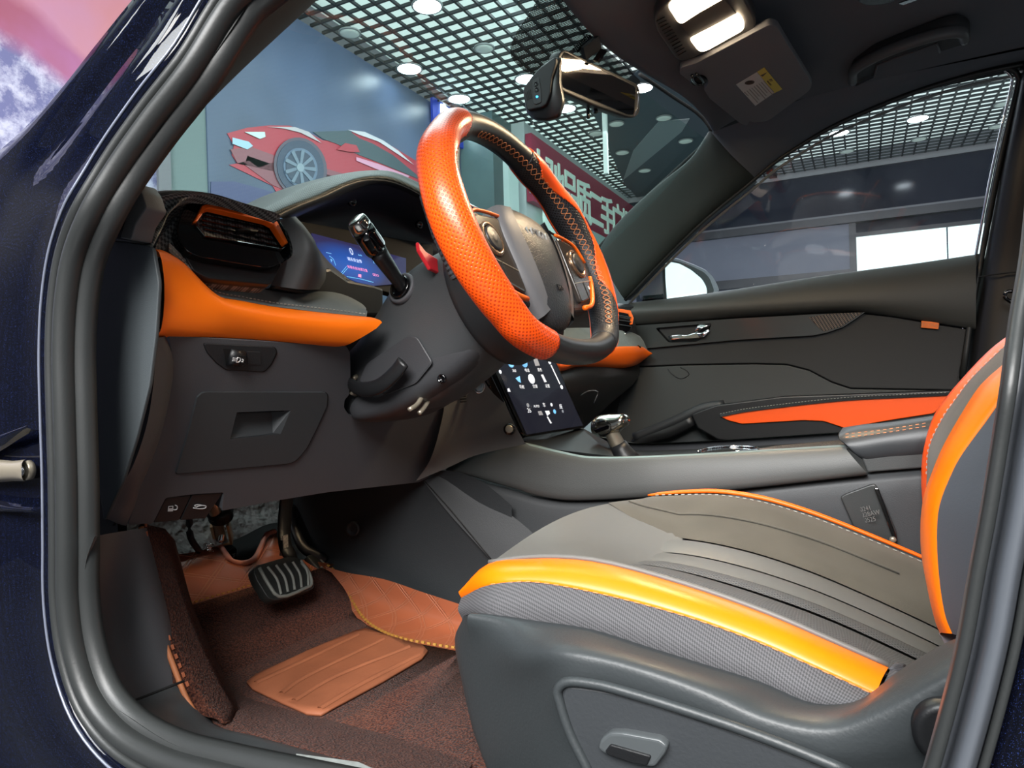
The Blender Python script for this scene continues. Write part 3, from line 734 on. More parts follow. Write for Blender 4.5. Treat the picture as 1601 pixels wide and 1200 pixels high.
# frame (joint) then the lid in pieces around the scoop
holed('lid_joint', FS(lid, .0004), FS(sc, .0004), 0, BK * .004, M['void'], lo)
sc = fz([(545, 462), (815, 452), (765, 570), (512, 596)])
c0 = Vector((sum(p.x for p in lid) / len(lid), sum(p.y for p in lid) / len(lid)))
lidin = [c0 + (p - c0) * .988 for p in lid]
# lid = outline with hole: bridge polygon
lidm = mat('lid_plastic', (62, 66, 69), .55, grain=(700, .35))
sl = holed('storage_lid', FS(lidin, .0022), FS(sc, .0022), 0, BK * .004, lidm, dash)
# scoop: floor slopes inward towards the top
o4 = FS(sc, .0022)
ins = FS(fz([(548, 470), (800, 468), (735, 480), (540, 478)]), -.022)
ins[3] = ins[0]
sT, sR, sBm, sL = o4
dI = [sT + BK * .022 + (sBm - sR) * .0, sR + BK * .022 + (sT - sR) * .16, sBm + (sL - sBm) * .12 + BK * .004, sL + (sBm - sL) * .02 + BK * .002]
me = bpy.data.meshes.new('m')
me.from_pydata([tuple(v) for v in o4 + dI], [], [(4, 5, 6, 7), (0, 1, 5, 4), (1, 2, 6, 5), (2, 3, 7, 6), (3, 0, 4, 7)])
ho = obj('handle_recess', me, lidm, sl)
boxes('latch_bar', [((o4[0] * .8 + o4[1] * .2 + (o4[1] - o4[0]) * .3) + BK * .008 + (o4[3] - o4[0]) * .05, (o4[1] - o4[0]) * .42, (o4[3] - o4[0]).normalized() * .0012, BK * .004)], M['gloss'], ho)
# switch panel with headlight levelling dial
sw = rnd(fz([(375, 115), (740, 135), (750, 165), (720, 225), (685, 262), (490, 252), (440, 215), (395, 165)]), 4, 2)
slab('panel_joint', FS(sw, .0006), BK * .003, M['void'], lo, 0)
c0 = Vector((sum(p.x for p in sw) / len(sw), sum(p.y for p in sw) / len(sw)))
swp = slab('switch_panel', FS([c0 + (p - c0) * .97 for p in sw], .0016), BK * .003, M['plastic_dark'], dash, .0006)
slab('dial_well', FS(fz([(478, 143), (578, 152), (582, 224), (490, 222)]), .0018), BK * .001, M['void'], swp, 0)
dlc = FS(fz([(530, 186)]), .0)[0]
ex = (FS(fz([(560, 190)]))[0] - FS(fz([(500, 184)]))[0]).normalized()
ey = (FS(fz([(530, 150)]))[0] - FS(fz([(530, 220)]))[0]).normalized()
dw = sweep('dimmer_dial', [dlc - ex * .008 + FN * .001, dlc + ex * .0085 + FN * .001], circ(.0095, 24, .0075), M['plastic_black'], swp, up=tuple(FN))
it = []
for k in range(9): 
    a = math.radians(-70 + k * 17); it.append((dlc + ex * .0055 + FN * (.001 + .0076 * math.cos(a)) + ey * .0096 * math.sin(a), ex * .003, ey * .0003, FN * .0004))
stuff(boxes('dial_ribs', it, M['plastic_dark'], dw))
M['print_white'] = mat('print_white', (225, 225, 225), .5)
text('dial_symbol', '≡D', dlc - ex * .0030 + FN * .0088, ex, ey, .0085, M['print_white'], dw)
text('dial_symbol', '2', dlc + ex * .0045 + FN * .0092, ex, ey, .005, M['print_white'], dw)
slab('blank_cover', FS(fz([(597, 157), (664, 160), (670, 228), (599, 224)]), .0022), BK * .002, M['plastic_dark'], swp, .0006)
# release levers under the fascia
BL = mat('lever_plastic', (26, 28, 31), .5, grain=(700, .2))
for k, zz in enumerate(([(192, 890), (317, 876), (256, 1003), (126, 1016)], [(322, 874), (478, 863), (388, 992), (262, 1003)])):
    b = slab('release_lever', FS(rnd(fz(zz), 2, 2), -.002), BK * .02, BL, dash, .0015)
    b['label'] = 'lever with fuel pump symbol' if k == 0 else 'lever with open bonnet symbol'
    c = FS(fz([(222, 943) if k == 0 else (360, 936)]), -.0012)[0]
    if k == 0:
        slab('pump_symbol', FS(fz([(200, 958), (203, 932), (228, 930), (226, 957)]), -.0014), BK * .0004, M['print_white'], b, 0)
        slab('pump_window', FS(fz([(206, 942), (208, 936), (223, 935), (222, 941)]), -.0010), BK * .0004, BL, b, 0)
        tube('pump_hose', FS(fz([(228, 948), (236, 950), (246, 945), (246, 932), (236, 926)]), -.001), .0006, M['print_white'], b, 6)
    else:
        tube('bonnet_symbol', FS(fz([(328, 940), (350, 944), (385, 942), (392, 934), (380, 928), (350, 932), (340, 938)]), -.001), .0007, M['print_white'], b, 6)
        tube('bonnet_symbol', FS(fz([(342, 936), (334, 928), (350, 924), (376, 928)]), -.001), .0006, M['print_white'], b, 6)
# ---- orange band: upper face leans, lower lip
top_ = f2([(150, 410), (205, 418), (300, 480), (365, 550), (430, 620), (500, 682), (650, 712), (830, 745), (1100, 778), (1395, 808)])
bot_ = f2([(168, 918), (215, 912), (330, 922), (440, 930), (560, 937), (680, 945), (800, 952), (960, 960), (1100, 967), (1270, 976)])
def dlin(a, y0, y1, a0=150, a1=1400): return y0 + (y1 - y0) * (a - a0) / (a1 - a0)
def yx(px, y0=.715, y1=.44): return y0 + (y1 - y0) * (px - 240) / (576 - 240)
tt = [P(a, b, y=yx(a)) for a, b in top_]
tb = [P(a, b, y=yx(a) + .002) for a, b in bot_]
midpx = f2([(180, 620), (235, 640), (330, 660), (400, 700), (455, 738), (560, 770), (700, 800), (880, 830), (1110, 850), (1415, 845)])
mid = [P(a, b, y=yx(a)) + Vector((-.008 - .012 * min(1, max(0, (a - 270) / 60)), 0, 0)) for a, b in midpx]
back = [p + Vector((.03, 0, .002)) for p in tt]
bk2 = [p + Vector((.03, 0, .0)) for p in tb]
# body: rows across (top->bottom)
ridge = [a.lerp(b, .12) + Vector((-.006, 0, .0)) for a, b in zip(tt, mid)]
orb = loft('orange_band', [back, tt, ridge, mid, [a.lerp(b, .85) + Vector((-.005, 0, 0)) for a, b in zip(mid, tb)], tb, bk2], mat('band_orange', (255, 118, 0), .5, grain=(1300, .15, .0003)), dash, 3, 3)
tipo = [back[-1], tt[-1], ridge[-1], mid[-1], mid[-1].lerp(tb[-1], .85), tb[-1], bk2[-1]]
# ---- suede pad above the band
st = f2([(255, 440), (300, 478), (380, 540), (480, 582), (640, 606), (830, 627), (960, 640), (1040, 640), (1080, 620), (1125, 614), (1220, 640), (1310, 695), (1380, 752), (1400, 800)])
sb_ = f2([(235, 425), (300, 482), (365, 552), (430, 620), (500, 680), (650, 712), (830, 745), (900, 755), (1000, 767), (1080, 777), (1160, 785), (1250, 794), (1320, 800), (1395, 808)])
sbp = [P(a, b, y=yx(a)) + Vector((-.001, 0, .0005)) for a, b in sb_]
stp = []
for (a, b), q0 in zip(st, sbp):
    yy = max(.30, min(q0.y, yx(a) + .0))
    stp.append(P(a, b, x=q0.x + .055 if 300 / 1 < a * 1 else q0.x + .02))
stp[0] = sbp[0] + Vector((.004, 0, .004)); stp[-1] = sbp[-1] + Vector((.006, -.004, .003))
sm_ = [a.lerp(b, .5) + Vector((-.003, 0, .006)) for a, b in zip(stp, sbp)]
sp_ = loft('suede_pad', [[p + Vector((.01, 0, -.02)) for p in stp], stp, sm_, sbp], M['suede'], dash, 3, 4)
stl = cr([a.lerp(b, .10) + Vector((-.001, 0, .0022)) for a, b in zip(sbp, sm_)], 4)
stitch('stitching', stl, M['thread_grey'], sp_, .003, .002, .00045)
# ---- upper dash with carbon grain: left shoulder round the vent
XV = .57
cb = [[P(a, b, y=yy) for a, b, yy in ((203, 378, .722), (212, 350, .722), (222, 322, .715), (236, 312, .70), (262, 304, .69), (290, 299, .675), (330, 302, .65), (380, 317, .61), (420, 329, .58))],
      [P(a, b, y=yy) for a, b, yy in ((216, 384, .72), (226, 362, .715), (238, 342, .70), (254, 324, .69), (274, 309, .68), (300, 303, .665), (338, 306, .64), (388, 320, .60), (434, 334, .57))],
      [P(a, b, y=yy) for a, b, yy in ((238, 388, .718), (246, 372, .71), (256, 352, .70), (264, 334, .69), (281, 316, .68), (306, 306, .66), (345, 309, .635), (395, 323, .595), (440, 338, .565))]]
up_back = [p + Vector((.05, 0, .006)) for p in cb[0]]
cs = loft('carbon_shoulder', [[p + Vector((.14, 0, -.02)) for p in cb[0]], up_back, cb[0], cb[1], cb[2], [p + Vector((.012, 0, -.006)) for p in cb[2]]], M['carbon'], dash, 4, 3)
# carbon field below and left of the vent
PV = plane3(P(250, 400, y=.70), P(420, 445, y=.585), P(275, 330, y=.665))
def VS(px, lift=0):
    n = PV[1] if PV[1].x < 0 else -PV[1]
    return [P(p[0], p[1], pl=(PV[0] + n * lift, PV[1])) for p in px]
VN = PV[1] if PV[1].x < 0 else -PV[1]
cf = rnd(f2([(150, 405), (190, 330), (260, 250), (330, 150), (400, 115), (980, 250), (1010, 420), (905, 490), (838, 618), (480, 582), (380, 540), (300, 478), (200, 415)]), 8, 3)
slab('carbon_field', VS(cf, -.003), -VN * .02, M['carbon'], cs, .003)
slab('under_vent_lip', VS(rnd(f2([(330, 440), (420, 458), (840, 522), (905, 495), (838, 618), (480, 582), (385, 535)]), 5, 2), -.001), -VN * .01, M['plastic_black'], dash, .002)
# ---- air vent
def make_vent(parent_map, vn, conv, label_children=True):
    V = conv
    bz = rnd(f2([(360, 125, 20), (470, 112, 0), (850, 212, 12), (905, 255, 14), (962, 430, 14), (930, 462, 8), (845, 522, 16), (420, 456, 16), (330, 410, 12), (288, 318, 10), (305, 215, 14)]), 10, 3)
    op = rnd(f2([(405, 245), (452, 172), (478, 165), (818, 240), (850, 262), (925, 380), (905, 412), (450, 332), (402, 262)]), 2, 2)
    g = holed('vent_bezel', V(bz, .008), V(op, .008), 0, -vn * .02, M['gloss'], dash); mods(g, bevel=.003, seg=3, ang=60)
    # inner throat
    a = V(op, .008); b = V(op, -.03)
    obj('vent_throat', gridmesh([a + a[:1], b + b[:1]]), M['void'], g)
    slab('throat_floor', V(op, -.028), -vn * .002, M['void'], g, 0)
    # orange bracket: an inverted U over the opening
    oo = f2([(388, 246), (438, 152), (478, 138), (830, 214), (878, 248), (942, 372), (926, 378), (852, 266), (815, 246), (488, 168), (458, 176), (408, 247)])
    slab('orange_bracket', V(oo, .0115), -vn * .008, M['orange'], g, .001)
    slab('chrome_lip', V(f2([(404, 256), (400, 275), (452, 336), (905, 415), (935, 395), (930, 388), (903, 405), (455, 328), (412, 270)]), .0105), -vn * .004, M['gloss'], g, .0008)
    # five slats and a thumb tab
    for k in range(5):
        f = k / 4
        l0 = Vector((452 - 45 * f if f < .7 else 430, 182 + 100 * f)); r0 = Vector((835 + 80 * f, 258 + 135 * f))
        if k == 4: l0.x = 445
        z = f2([(l0.x, l0.y), (r0.x, r0.y)])
        p0, p1 = V(z, -.001); q0, q1 = V(z, -.018)
        dn = (V(f2([(600, 300)]), 0)[0] - V(f2([(600, 280)]), 0)[0]).normalized()
        me_items = [((p0 + p1) / 2 - vn * .007, (p1 - p0) / 2, dn * .0011, (vn * .008 + dn * .0022))]
        boxes('slat', me_items, M['gloss'], g, .0006)
    tz = V(f2([(640, 288), (690, 280), (770, 296), (762, 308), (690, 300), (648, 300)]), .005)
    slab('thumb_tab', tz, -vn * .012, M['plastic_black'], g, .0012)
    return g
v1 = make_vent(None, VN, VS)
v1['label'] = 'gloss black driver vent with orange bracket'
# grey panel between vent and cluster
PG = plane3(P(470, 480, y=.50), P(560, 450, y=.46), P(455, 350, y=.54))
def GS(px, lift=0):
    n = PG[1] if PG[1].x < 0 else -PG[1]
    return [P(p[0], p[1], pl=(PG[0] + n * lift, PG[1])) for p in px]
GN = PG[1] if PG[1].x < 0 else -PG[1]
gpa = [P(a, b, y=.55) for a, b in f2([(880, 235), (930, 300), (965, 440), (905, 495), (868, 560), (838, 622)])]
gpb = [P(a, b, y=.54) - Vector((.012, 0, 0)) for a, b in f2([(925, 228), (985, 300), (1030, 400), (1010, 500), (980, 580), (950, 650)])]
gpc = [P(a, b, x=.62) for a, b in f2([(960, 232), (1040, 330), (1110, 430), (1180, 520), (1200, 590), (1180, 650)])]
gpd = [P(a, b, x=.645) for a, b in f2([(975, 225), (1060, 320), (1140, 440), (1230, 530), (1330, 590), (1400, 700)])]
loft('cluster_side', [gpa, gpb, gpc, gpd], M['soft'], dash, 4, 4)
slab('cluster_sill', [P(a, b, x=.60) for a, b in f2([(900, 560), (1190, 520), (1290, 590), (1440, 620), (1500, 640), (1500, 800), (1380, 800), (1130, 700), (838, 640)])], (.05, 0, 0), M['plastic_black'], dash, .004)
# ---- instrument cluster
XC = .655
def cz(z): return off(z, 440, 330, .1249)
CPL = (P(550, 400, x=XC), Vector((-.93, 0, .36)).normalized())
def CS(px, lift=0): return [P(p[0], p[1], pl=(CPL[0] + CPL[1] * lift, CPL[1])) for p in px]
clu = slab('cluster_housing', CS(rnd(cz([(150, 110), (1900, 420), (1900, 1200), (1150, 960), (930, 920), (760, 840), (590, 710), (450, 560), (330, 400)]), 6, 2), 0), (.02, 0, 0), M['void'], dash, .002)
q = N('cluster_display'); q.sv('Roughness', .12)
sp = q.n('SeparateXYZ'); q.l(q.co('Object'), sp.inputs[0])
cc = CS(cz([(830, 640)]))[0]
d2 = q.math('ADD', q.math('POWER', q.math('MULTIPLY', q.math('SUBTRACT', sp.outputs[1], cc.y), 12), 2), q.math('POWER', q.math('MULTIPLY', q.math('SUBTRACT', sp.outputs[2], cc.z - .004), 30), 2))
gl_ = q.ramp(d2, 1.0, 0.0)
cl_ = q.mix(gl_, rgb((52, 50, 92)), rgb((30, 92, 190)))
q.col((.01, .01, .02, 1)); q.l(cl_, q.b.inputs['Emission Color']); q.sv('Emission Strength', .8)
scr = slab('cluster_screen', CS(cz([(383, 275), (1185, 485), (1560, 590), (1560, 900), (1150, 935), (950, 885), (780, 812), (620, 692), (500, 560), (430, 430)]), .002), (.003, 0, 0), q.m, clu, 0)
M['lcd_white'] = mat('lcd_white', (190, 210, 250), .4, emit=.9)
M['lcd_cyan'] = mat('lcd_cyan', (110, 190, 240), .4, emit=.8)
M['lcd_pink'] = mat('lcd_pink', (235, 140, 200), .4, emit=.7)
def Cp(a, b): return CS(cz([(a, b)]), .0028)[0]
cex = Vector((0, -1, 0)); cey = (Cp(870, 500) - Cp(900, 560)); cey = Vector((.36, 0, .93))
text('speed_digit', '0', Cp(876, 508), cex, cey, .016, M['lcd_white'], scr, .0001)
text('display_text', 'km/h', Cp(985, 550), cex, cey, .004, M['lcd_cyan'], scr, .0001)
text('display_text', '请系安全带', Cp(918, 615), cex, cey, .0064, M['lcd_white'], scr, .0001)
text('display_text', '车辆未启动请注意', Cp(955, 722), cex, cey, .0056, M['lcd_pink'], scr, .0001)
text('display_text', '12.3', Cp(1185, 640), cex, cey, .010, M['lcd_cyan'], scr, .0001)
text('display_text', 'ODO', Cp(1180, 800), cex, cey, .006, M['lcd_pink'], scr, .0001)
text('display_text', '—', Cp(592, 520), cex, cey, .010, M['lcd_cyan'], scr, .0001)
text('display_text', 'P', Cp(628, 620), cex, cey, .007, M['lcd_cyan'], scr, .0001)
text('display_text', '--', Cp(662, 718), cex, cey, .006, M['lcd_cyan'], scr, .0001)
tube('display_line', [Cp(740, 782), Cp(815, 690)], .0004, M['lcd_cyan'], scr, 5, smooth=1)
tube('display_line', [Cp(765, 785), Cp(828, 712)], .0004, M['lcd_cyan'], scr, 5, smooth=1)
tube('display_line', [Cp(820, 818), Cp(1000, 850), Cp(1150, 890)], .0005, M['lcd_cyan'], scr, 5, smooth=1)
tube('display_line', [Cp(600, 560), Cp(650, 600), Cp(680, 680)], .0004, M['lcd_cyan'], scr, 5, smooth=2)
slab('seat_symbol', [Cp(965, 785), Cp(1000, 790), Cp(1000, 830), Cp(962, 820)], (.0004, 0, 0), M['lcd_pink'], scr, 0)
tube('cluster_rim', CS(cz([(495, 565), (610, 700), (775, 828), (945, 905), (1150, 955)]), .003), .0012, mat('satin_rim', (150, 150, 138), .3, .5), clu, 6)
# hood over the cluster: back wall, inner ceiling, rolled rim, carbon top
def h2(z): return off(z, 400, 0, .33333)
rim_o = [(h, yy) for h, yy in zip(h2([(90, 1010), (200, 960), (320, 915), (420, 868), (500, 845), (560, 842), (630, 850), (720, 885), (820, 940), (960, 1010)]), (.545, .515, .48, .45, .425, .405, .38, .345, .30, .24))]
ro = [P(a, b, x=.60) for (a, b), yy in rim_o]
ri = [P(a, b, x=.615) for a, b in h2([(150, 1040), (230, 1000), (330, 955), (415, 915), (500, 880), (560, 866), (625, 872), (710, 905), (810, 960), (950, 1030)])]
tb1 = [P(a, b, x=.70) for a, b in h2([(200, 1080), (300, 1085), (400, 1090), (500, 1095), (600, 1100), (700, 1110), (800, 1120), (900, 1130), (1000, 1140), (1100, 1150)])]
hood = loft('cluster_hood', [[p + Vector((.03, 0, .001)) for p in ro], [p + Vector((.006, 0, .004)) for p in ro], ro, [a.lerp(b, .5) + Vector((-.004, 0, -.001)) for a, b in zip(ro, ri)], ri, [p + Vector((.02, 0, -.002)) for p in ri]], M['plastic_black'], dash, 3, 3)
M['hood_in'] = mat('hood_inner', (24, 28, 42), .6, grain=(900, .2))
low2 = [P(a, b, x=.70) for a, b in h2([(170, 1065), (300, 1095), (400, 1120), (500, 1150), (620, 1180), (720, 1200), (820, 1230), (900, 1260), (960, 1290), (1020, 1320)])]
loft('hood_lining', [[p + Vector((.0, 0, 0)) for p in ri], [a.lerp(b, .25) + Vector((.045, 0, .0)) for a, b in zip(ri, low2)], [a.lerp(b, .65) + Vector((.02, 0, 0)) for a, b in zip(ri, low2)], low2], M['hood_in'], hood, 3, 4)
tops = [P(a, b, x=xx) for (a, b), xx in zip(h2([(0, 990), (110, 935), (240, 868), (340, 832), (440, 808), (560, 798), (640, 806), (770, 862), (880, 920), (980, 975)]), (.62, .625, .63, .635, .635, .635, .635, .635, .635, .635))]
ro2 = [P(a, b, x=.60) for (a, b) in h2([(40, 1030), (150, 975), (290, 925), (380, 880), (470, 845), (560, 832), (640, 840), (730, 878), (830, 932), (965, 1005)])]
loft('hood_top', [[p + Vector((.20, 0, -.03)) for p in tops], [p + Vector((.08, 0, -.003)) for p in tops], tops, [a.lerp(b, .5) + Vector((.002, 0, .003)) for a, b in zip(tops, ro2)], ro2, [p + Vector((.005, 0, -.004)) for p in ro2]], weave('carbon_green_sheen', (34, 39, 38), (74, 84, 80), 380, .55, .0), hood, 3, 3)
for a, b in ((551, 315), (656, 351)):
    c = P(a, b, x=.66); lathe('trim_screw', c, (-1, .2, -.2), [(.007, -.004), (.007, .001), (.005, .002), (.0035, .0005)], M['gloss'], hood, 16)
# ---- grey fin at the pillar foot
slab('pillar_fin', [P(a, b, y=.738) for a, b in rnd([(187, 372), (200, 330), (196, 290), (211, 285), (221, 300), (229, 325), (212, 350), (205, 375)], 4, 3)], (0, -.02, 0), mat('fin_grey', (96, 98, 100), .6, grain=(800, .3)), dash, .003)
slab('corner_cover', [P(a, b, y=.735) for a, b in rnd([(142, 371), (160, 330), (190, 292), (204, 286), (214, 330), (205, 378)], 4, 3)], (0, -.02, 0), M['plastic_dark'], dash, .002)
# ---- dash core and passenger side
XF = .62
pside = thing('x', 'x', 'x'); bpy.data.objects.remove(pside)
# suede top of the passenger dash, orange band
po_t = [P(a, b, y=yy) for a, b, yy in ((840, 520, -.05), (866, 565, -.16), (905, 553, -.30), (950, 543, -.46), (985, 541, -.57), (1007, 543, -.655), (1013, 550, -.67))]
po_b = [P(a, b, y=yy) for a, b, yy in ((845, 560, -.05), (872, 580, -.16), (905, 572, -.30), (950, 574, -.46), (985, 573, -.57), (1002, 566, -.655), (1013, 556, -.67))]
pm = [a.lerp(b, .4) + Vector((-.012, 0, 0)) for a, b in zip(po_t, po_b)]
loft('orange_band', [[p + Vector((.04, 0, .0)) for p in po_t], po_t, pm, po_b, [p + Vector((.05, 0, 0)) for p in po_b]], M['orange'], dash, 3, 3)
pt_ = [P(a, b, y=yy) for a, b, yy in ((800, 470, -.05), (840, 500, -.16), (870, 512, -.30), (920, 512, -.46), (960, 515, -.57), (1000, 525, -.655), (1011, 545, -.67))]
spd = loft('suede_pad', [[p + Vector((.03, 0, -.01)) for p in pt_], pt_, [a.lerp(b, .6) + Vector((0, 0, .003)) for a, b in zip(pt_, po_t)], po_t], M['suede'], dash, 3, 3)
a = P(994, 545, y=-.62)
slab('orange_emblem', [P(x_, y_, y=-.62) + Vector((-.004, 0, .002)) for x_, y_ in ((985, 543), (993, 539), (1000, 543), (996, 547), (988, 547))], (0, 0, -.002), M['thread'], spd, 0)
up_ = [P(a, b, y=yy) for a, b, yy in ((780, 440, -.05), (830, 455, -.16), (870, 470, -.30), (910, 480, -.46), (950, 484, -.57), (975, 480, -.655), (990, 478, -.68))]
loft('dash_top', [[p + Vector((.30, 0, .02)) for p in up_], [p + Vector((.06, 0, .012)) for p in up_], up_, [a + Vector((.0, 0, -.012)) for a in up_], [a.lerp(b, .5) + Vector((.01, 0, -.004)) for a, b in zip(up_, pt_)], [p + Vector((.015, 0, -.002)) for p in pt_]], M['plastic_dark'], dash, 3, 3)
# passenger vent (outer one)
vb = rnd([(960, 484), (985, 482), (991, 494), (989, 512), (978, 522), (962, 522), (955, 505)], 3, 2)
vs_ = slab('vent_bezel', [P(p.x, p.y, y=-.60) for p in vb], (.03, -.02, 0), M['gloss'], dash, .003)
vs_['label'] = 'gloss black passenger vent with orange bracket'
slab('orange_bracket', [P(a, b, y=-.595) for a, b in ((966, 482), (986, 485), (991, 497), (989, 507), (986, 507), (987, 498), (983, 490), (966, 487))], (.004, -.003, 0), M['orange'], vs_, .0008)
for k in range(3): 
    p0, p1 = P(966, 493 + 7 * k, y=-.594), P(986, 496 + 7 * k, y=-.594)
    boxes('slat', [((p0 + p1) / 2, (p1 - p0) / 2, (0, 0, .001), (.003, -.002, 0))], M['plastic_dark'], vs_, .0004)
sweep('chrome_lip', [P(962, 522, y=-.592), P(970, 524, y=-.592), P(982, 520, y=-.592)], circ(.0015, 6), M['chrome'], vs_)
# glove side and passenger knee panel
kn = [[P(a, b, y=yy) for a, b, yy in ((850, 578, -.13), (900, 572, -.30), (950, 574, -.46), (988, 574, -.62), (1000, 568, -.67))],
      [P(a, b, y=yy) for a, b, yy in ((860, 600, -.13), (905, 600, -.30), (950, 598, -.46), (990, 590, -.62), (992, 590, -.67))],
      [P(a, b, y=yy) for a, b, yy in ((880, 640, -.13), (910, 650, -.30), (950, 645, -.46), (978, 625, -.62), (980, 622, -.67))],
      [P(a, b, y=yy) for a, b, yy in ((900, 690, -.13), (920, 700, -.30), (940, 690, -.46), (962, 660, -.62), (964, 650, -.67))]]
kn[1] = [p + Vector((-.01, 0, 0)) for p in kn[1]]; kn[2] = [p + Vector((.03, 0, 0)) for p in kn[2]]; kn[3] = [p + Vector((.08, 0, 0)) for p in kn[3]]
loft('knee_panel', kn, M['plastic_black'], dash, 3, 3)
tube('glove_box_pull', [P(a, b, y=-.3) + Vector((-.004, 0, 0)) for a, b in ((905, 618), (918, 611), (932, 612), (926, 630))], .0015, M['plastic'], dash, 6)
# centre stack flank facing the driver
ck = [[P(a, b, y=yy) for a, b, yy in ((700, 600, .20), (690, 660, .20), (672, 720, .20), (650, 752, .20))],
      [P(a, b, y=yy) for a, b, yy in ((724, 590, .17), (722, 630, .165), (712, 680, .165), (706, 728, .165))],
      [P(a, b, y=yy) for a, b, yy in ((745, 575, .15), (752, 625, .145), (752, 672, .145), (742, 712, .145))],
      [P(a, b, y=yy) for a, b, yy in ((765, 560, .138), (782, 610, .133), (803, 660, .133), (822, 694, .133))]]
fl_ = loft('stack_flank', ck, mat('flank_soft', (112, 112, 110), .6, grain=(900, .3)), dash, 4, 4)
for k in range(5):
    p0 = P(716 + k * 1.0, 612 + k * 4, y=.172); p1 = P(727 + k * .6, 611 + k * 4, y=.166)
    tube('grille_slot', [p0, p1], .0012, M['void'], fl_, 5, smooth=1)
c = P(749, 604, y=.15)
sb2 = lathe('start_button', c, (-.5, .85, .1), [(.0125, -.006), (.0125, .002), (.0105, .004), (.009, .003)], M['chrome'], dash, 24, ex=.8)
lathe('button_face', c, (-.5, .85, .1), [(.009, .002), (.009, .0045), (.007, .005)], mat('button_face', (150, 165, 175), .2, .6), sb2, 24, ex=.8)
c = P(797, 671, y=.14)
kb = lathe('volume_knob', c, (-.35, .9, .1), [(.0095, -.004), (.0095, .008), (.008, .010), (.003, .0102)], M['gloss'], dash, 20)
lathe('knob_cap', c, (-.35, .9, .1), [(.0065, .009), (.0065, .0108), (.005, .011)], M['steel'], kb, 16)
sl_ = loft('orange_accent', [[P(a, b, y=.142) for a, b in ((742, 576), (752, 572), (764, 566))], [P(a, b, y=.15) for a, b in ((744, 582), (756, 584), (769, 574))], [P(a, b, y=.146) for a, b in ((748, 586), (758, 590), (768, 582))]], M['orange'], dash, 3, 3)
# dash core: closes the volume behind the skins
core = box('dash_core', (.74, -.66, .74), (.95, .66, .93), M['void'], dash)
# ================================================================ steering column and wheel
WC = Vector((.357, .3613, .9701)); TAU = .3685; YAW = -.03
WN = Vector((-math.cos(TAU) * math.cos(YAW), -math.cos(TAU) * math.sin(YAW), math.sin(TAU)))
WR = Vector((math.sin(YAW), -math.cos(YAW), 0))
WU = WN.cross(WR)
if WU.z < 0: WU = -WU
def W(h, v, n=0): return WC + WR * h + WU * v + WN * n
col_ = thing('steering_column', 'black plastic steering column shroud behind the wheel', 'steering column', W(0, -.05, -.3))
def sring(n, vt, vb, w, e=4.0, hc=0, k=28):
    out = []
    for i in range(k):
        a = 2 * math.pi * i / k; c, s = math.cos(a), math.sin(a)
        out.append(W(hc + w * math.copysign(abs(c) ** (2 / e), c), (vt + vb) / 2 + (vt - vb) / 2 * math.copysign(abs(s) ** (2 / e), s), n))
    return out
rings = [sring(-.075, .038, -.108, .062, 3), sring(-.10, .044, -.112, .062, 3), sring(-.135, .047, -.122, .060, 3), sring(-.165, .044, -.128, .058, 3.2), sring(-.195, .034, -.13, .057, 3.4), sring(-.225, .018, -.128, .056, 3.4), sring(-.26, .0, -.12, .054, 3.4), sring(-.33, -.02, -.10, .05, 3.4)]
me_ = loft('upper_shroud', rings, M['plastic_black'] if False else mat('shroud_plastic', (64, 66, 68), .48, grain=(800, .25)), col_, 1, 4, closed=True)
# lower cover: a tray that sticks out around and under the column
lr = []
for n, vt, vb, w_ in ((-.085, -.07, -.100, .045), (-.11, -.055, -.112, .052), (-.15, -.058, -.122, .056), (-.20, -.062, -.127, .060), (-.25, -.068, -.128, .064), (-.29, -.078, -.120, .064), (-.305, -.086, -.113, .058), (-.312, -.094, -.106, .045)):
    lr.append(sring(n, vt, vb, w_, 3.4))
loft('lower_shroud', lr, mat('lower_shroud_plastic', (52, 53, 56), .5, grain=(800, .25)), col_, 1, 4, closed=True, cap=True)
lathe('screw_dimple', W(-.06, -.115, -.15), -WR, [(.006, .0), (.006, .003), (.004, .004), (.0038, .001)], M['gloss'], col_, 16)
slab('lever_recess', [P(p.x, p.y, y=.4205) for p in rnd([(560, 596), (572, 568), (638, 524), (652, 526), (676, 566), (650, 598), (604, 618)], 6, 3)], (0, -.003, 0), bpy.data.materials['lower_shroud_plastic'], col_, .0015)
# tilt lever
lv = [W(-.045, -.06, -.295), W(-.066, -.064, -.285), W(-.082, -.085, -.255), W(-.086, -.093, -.225), W(-.085, -.087, -.195), W(-.084, -.080, -.180)]
sweep('tilt_lever', cr(lv, 5), [(a, b) for a, b in circ(.004, 12, .0095)], M['plastic_black'], col_, up=tuple(WU))
# multi-function stalk
b0, b1 = W(-.045, .012, -.168), W(-.122, .088, -.15)
ax = (b1 - b0).normalized()
st_ = lathe('stalk_collar', W(-.050, .016, -.167), -WR * .9 + WU * .35, [(.021, -.006), (.021, .004), (.019, .006), (.0155, .004), (.014, .0)], M['plastic'], col_, 28)
lathe('collar_socket', W(-.052, .017, -.167), -WR * .9 + WU * .35, [(.0155, .003), (.0155, .0062), (.012, .0045), (.006, .003)], M['gloss'], st_, 28)
def stalkring(s, rx, ry, e=2.6, k=20):
    c = b0.lerp(b1, s); x = ax.cross(WN).normalized(); y = x.cross(ax)
    return [c + x * rx * math.copysign(abs(math.cos(2 * math.pi * i / k)) ** (2 / e), math.cos(2 * math.pi * i / k)) + y * ry * math.copysign(abs(math.sin(2 * math.pi * i / k)) ** (2 / e), math.sin(2 * math.pi * i / k)) for i in range(k)]
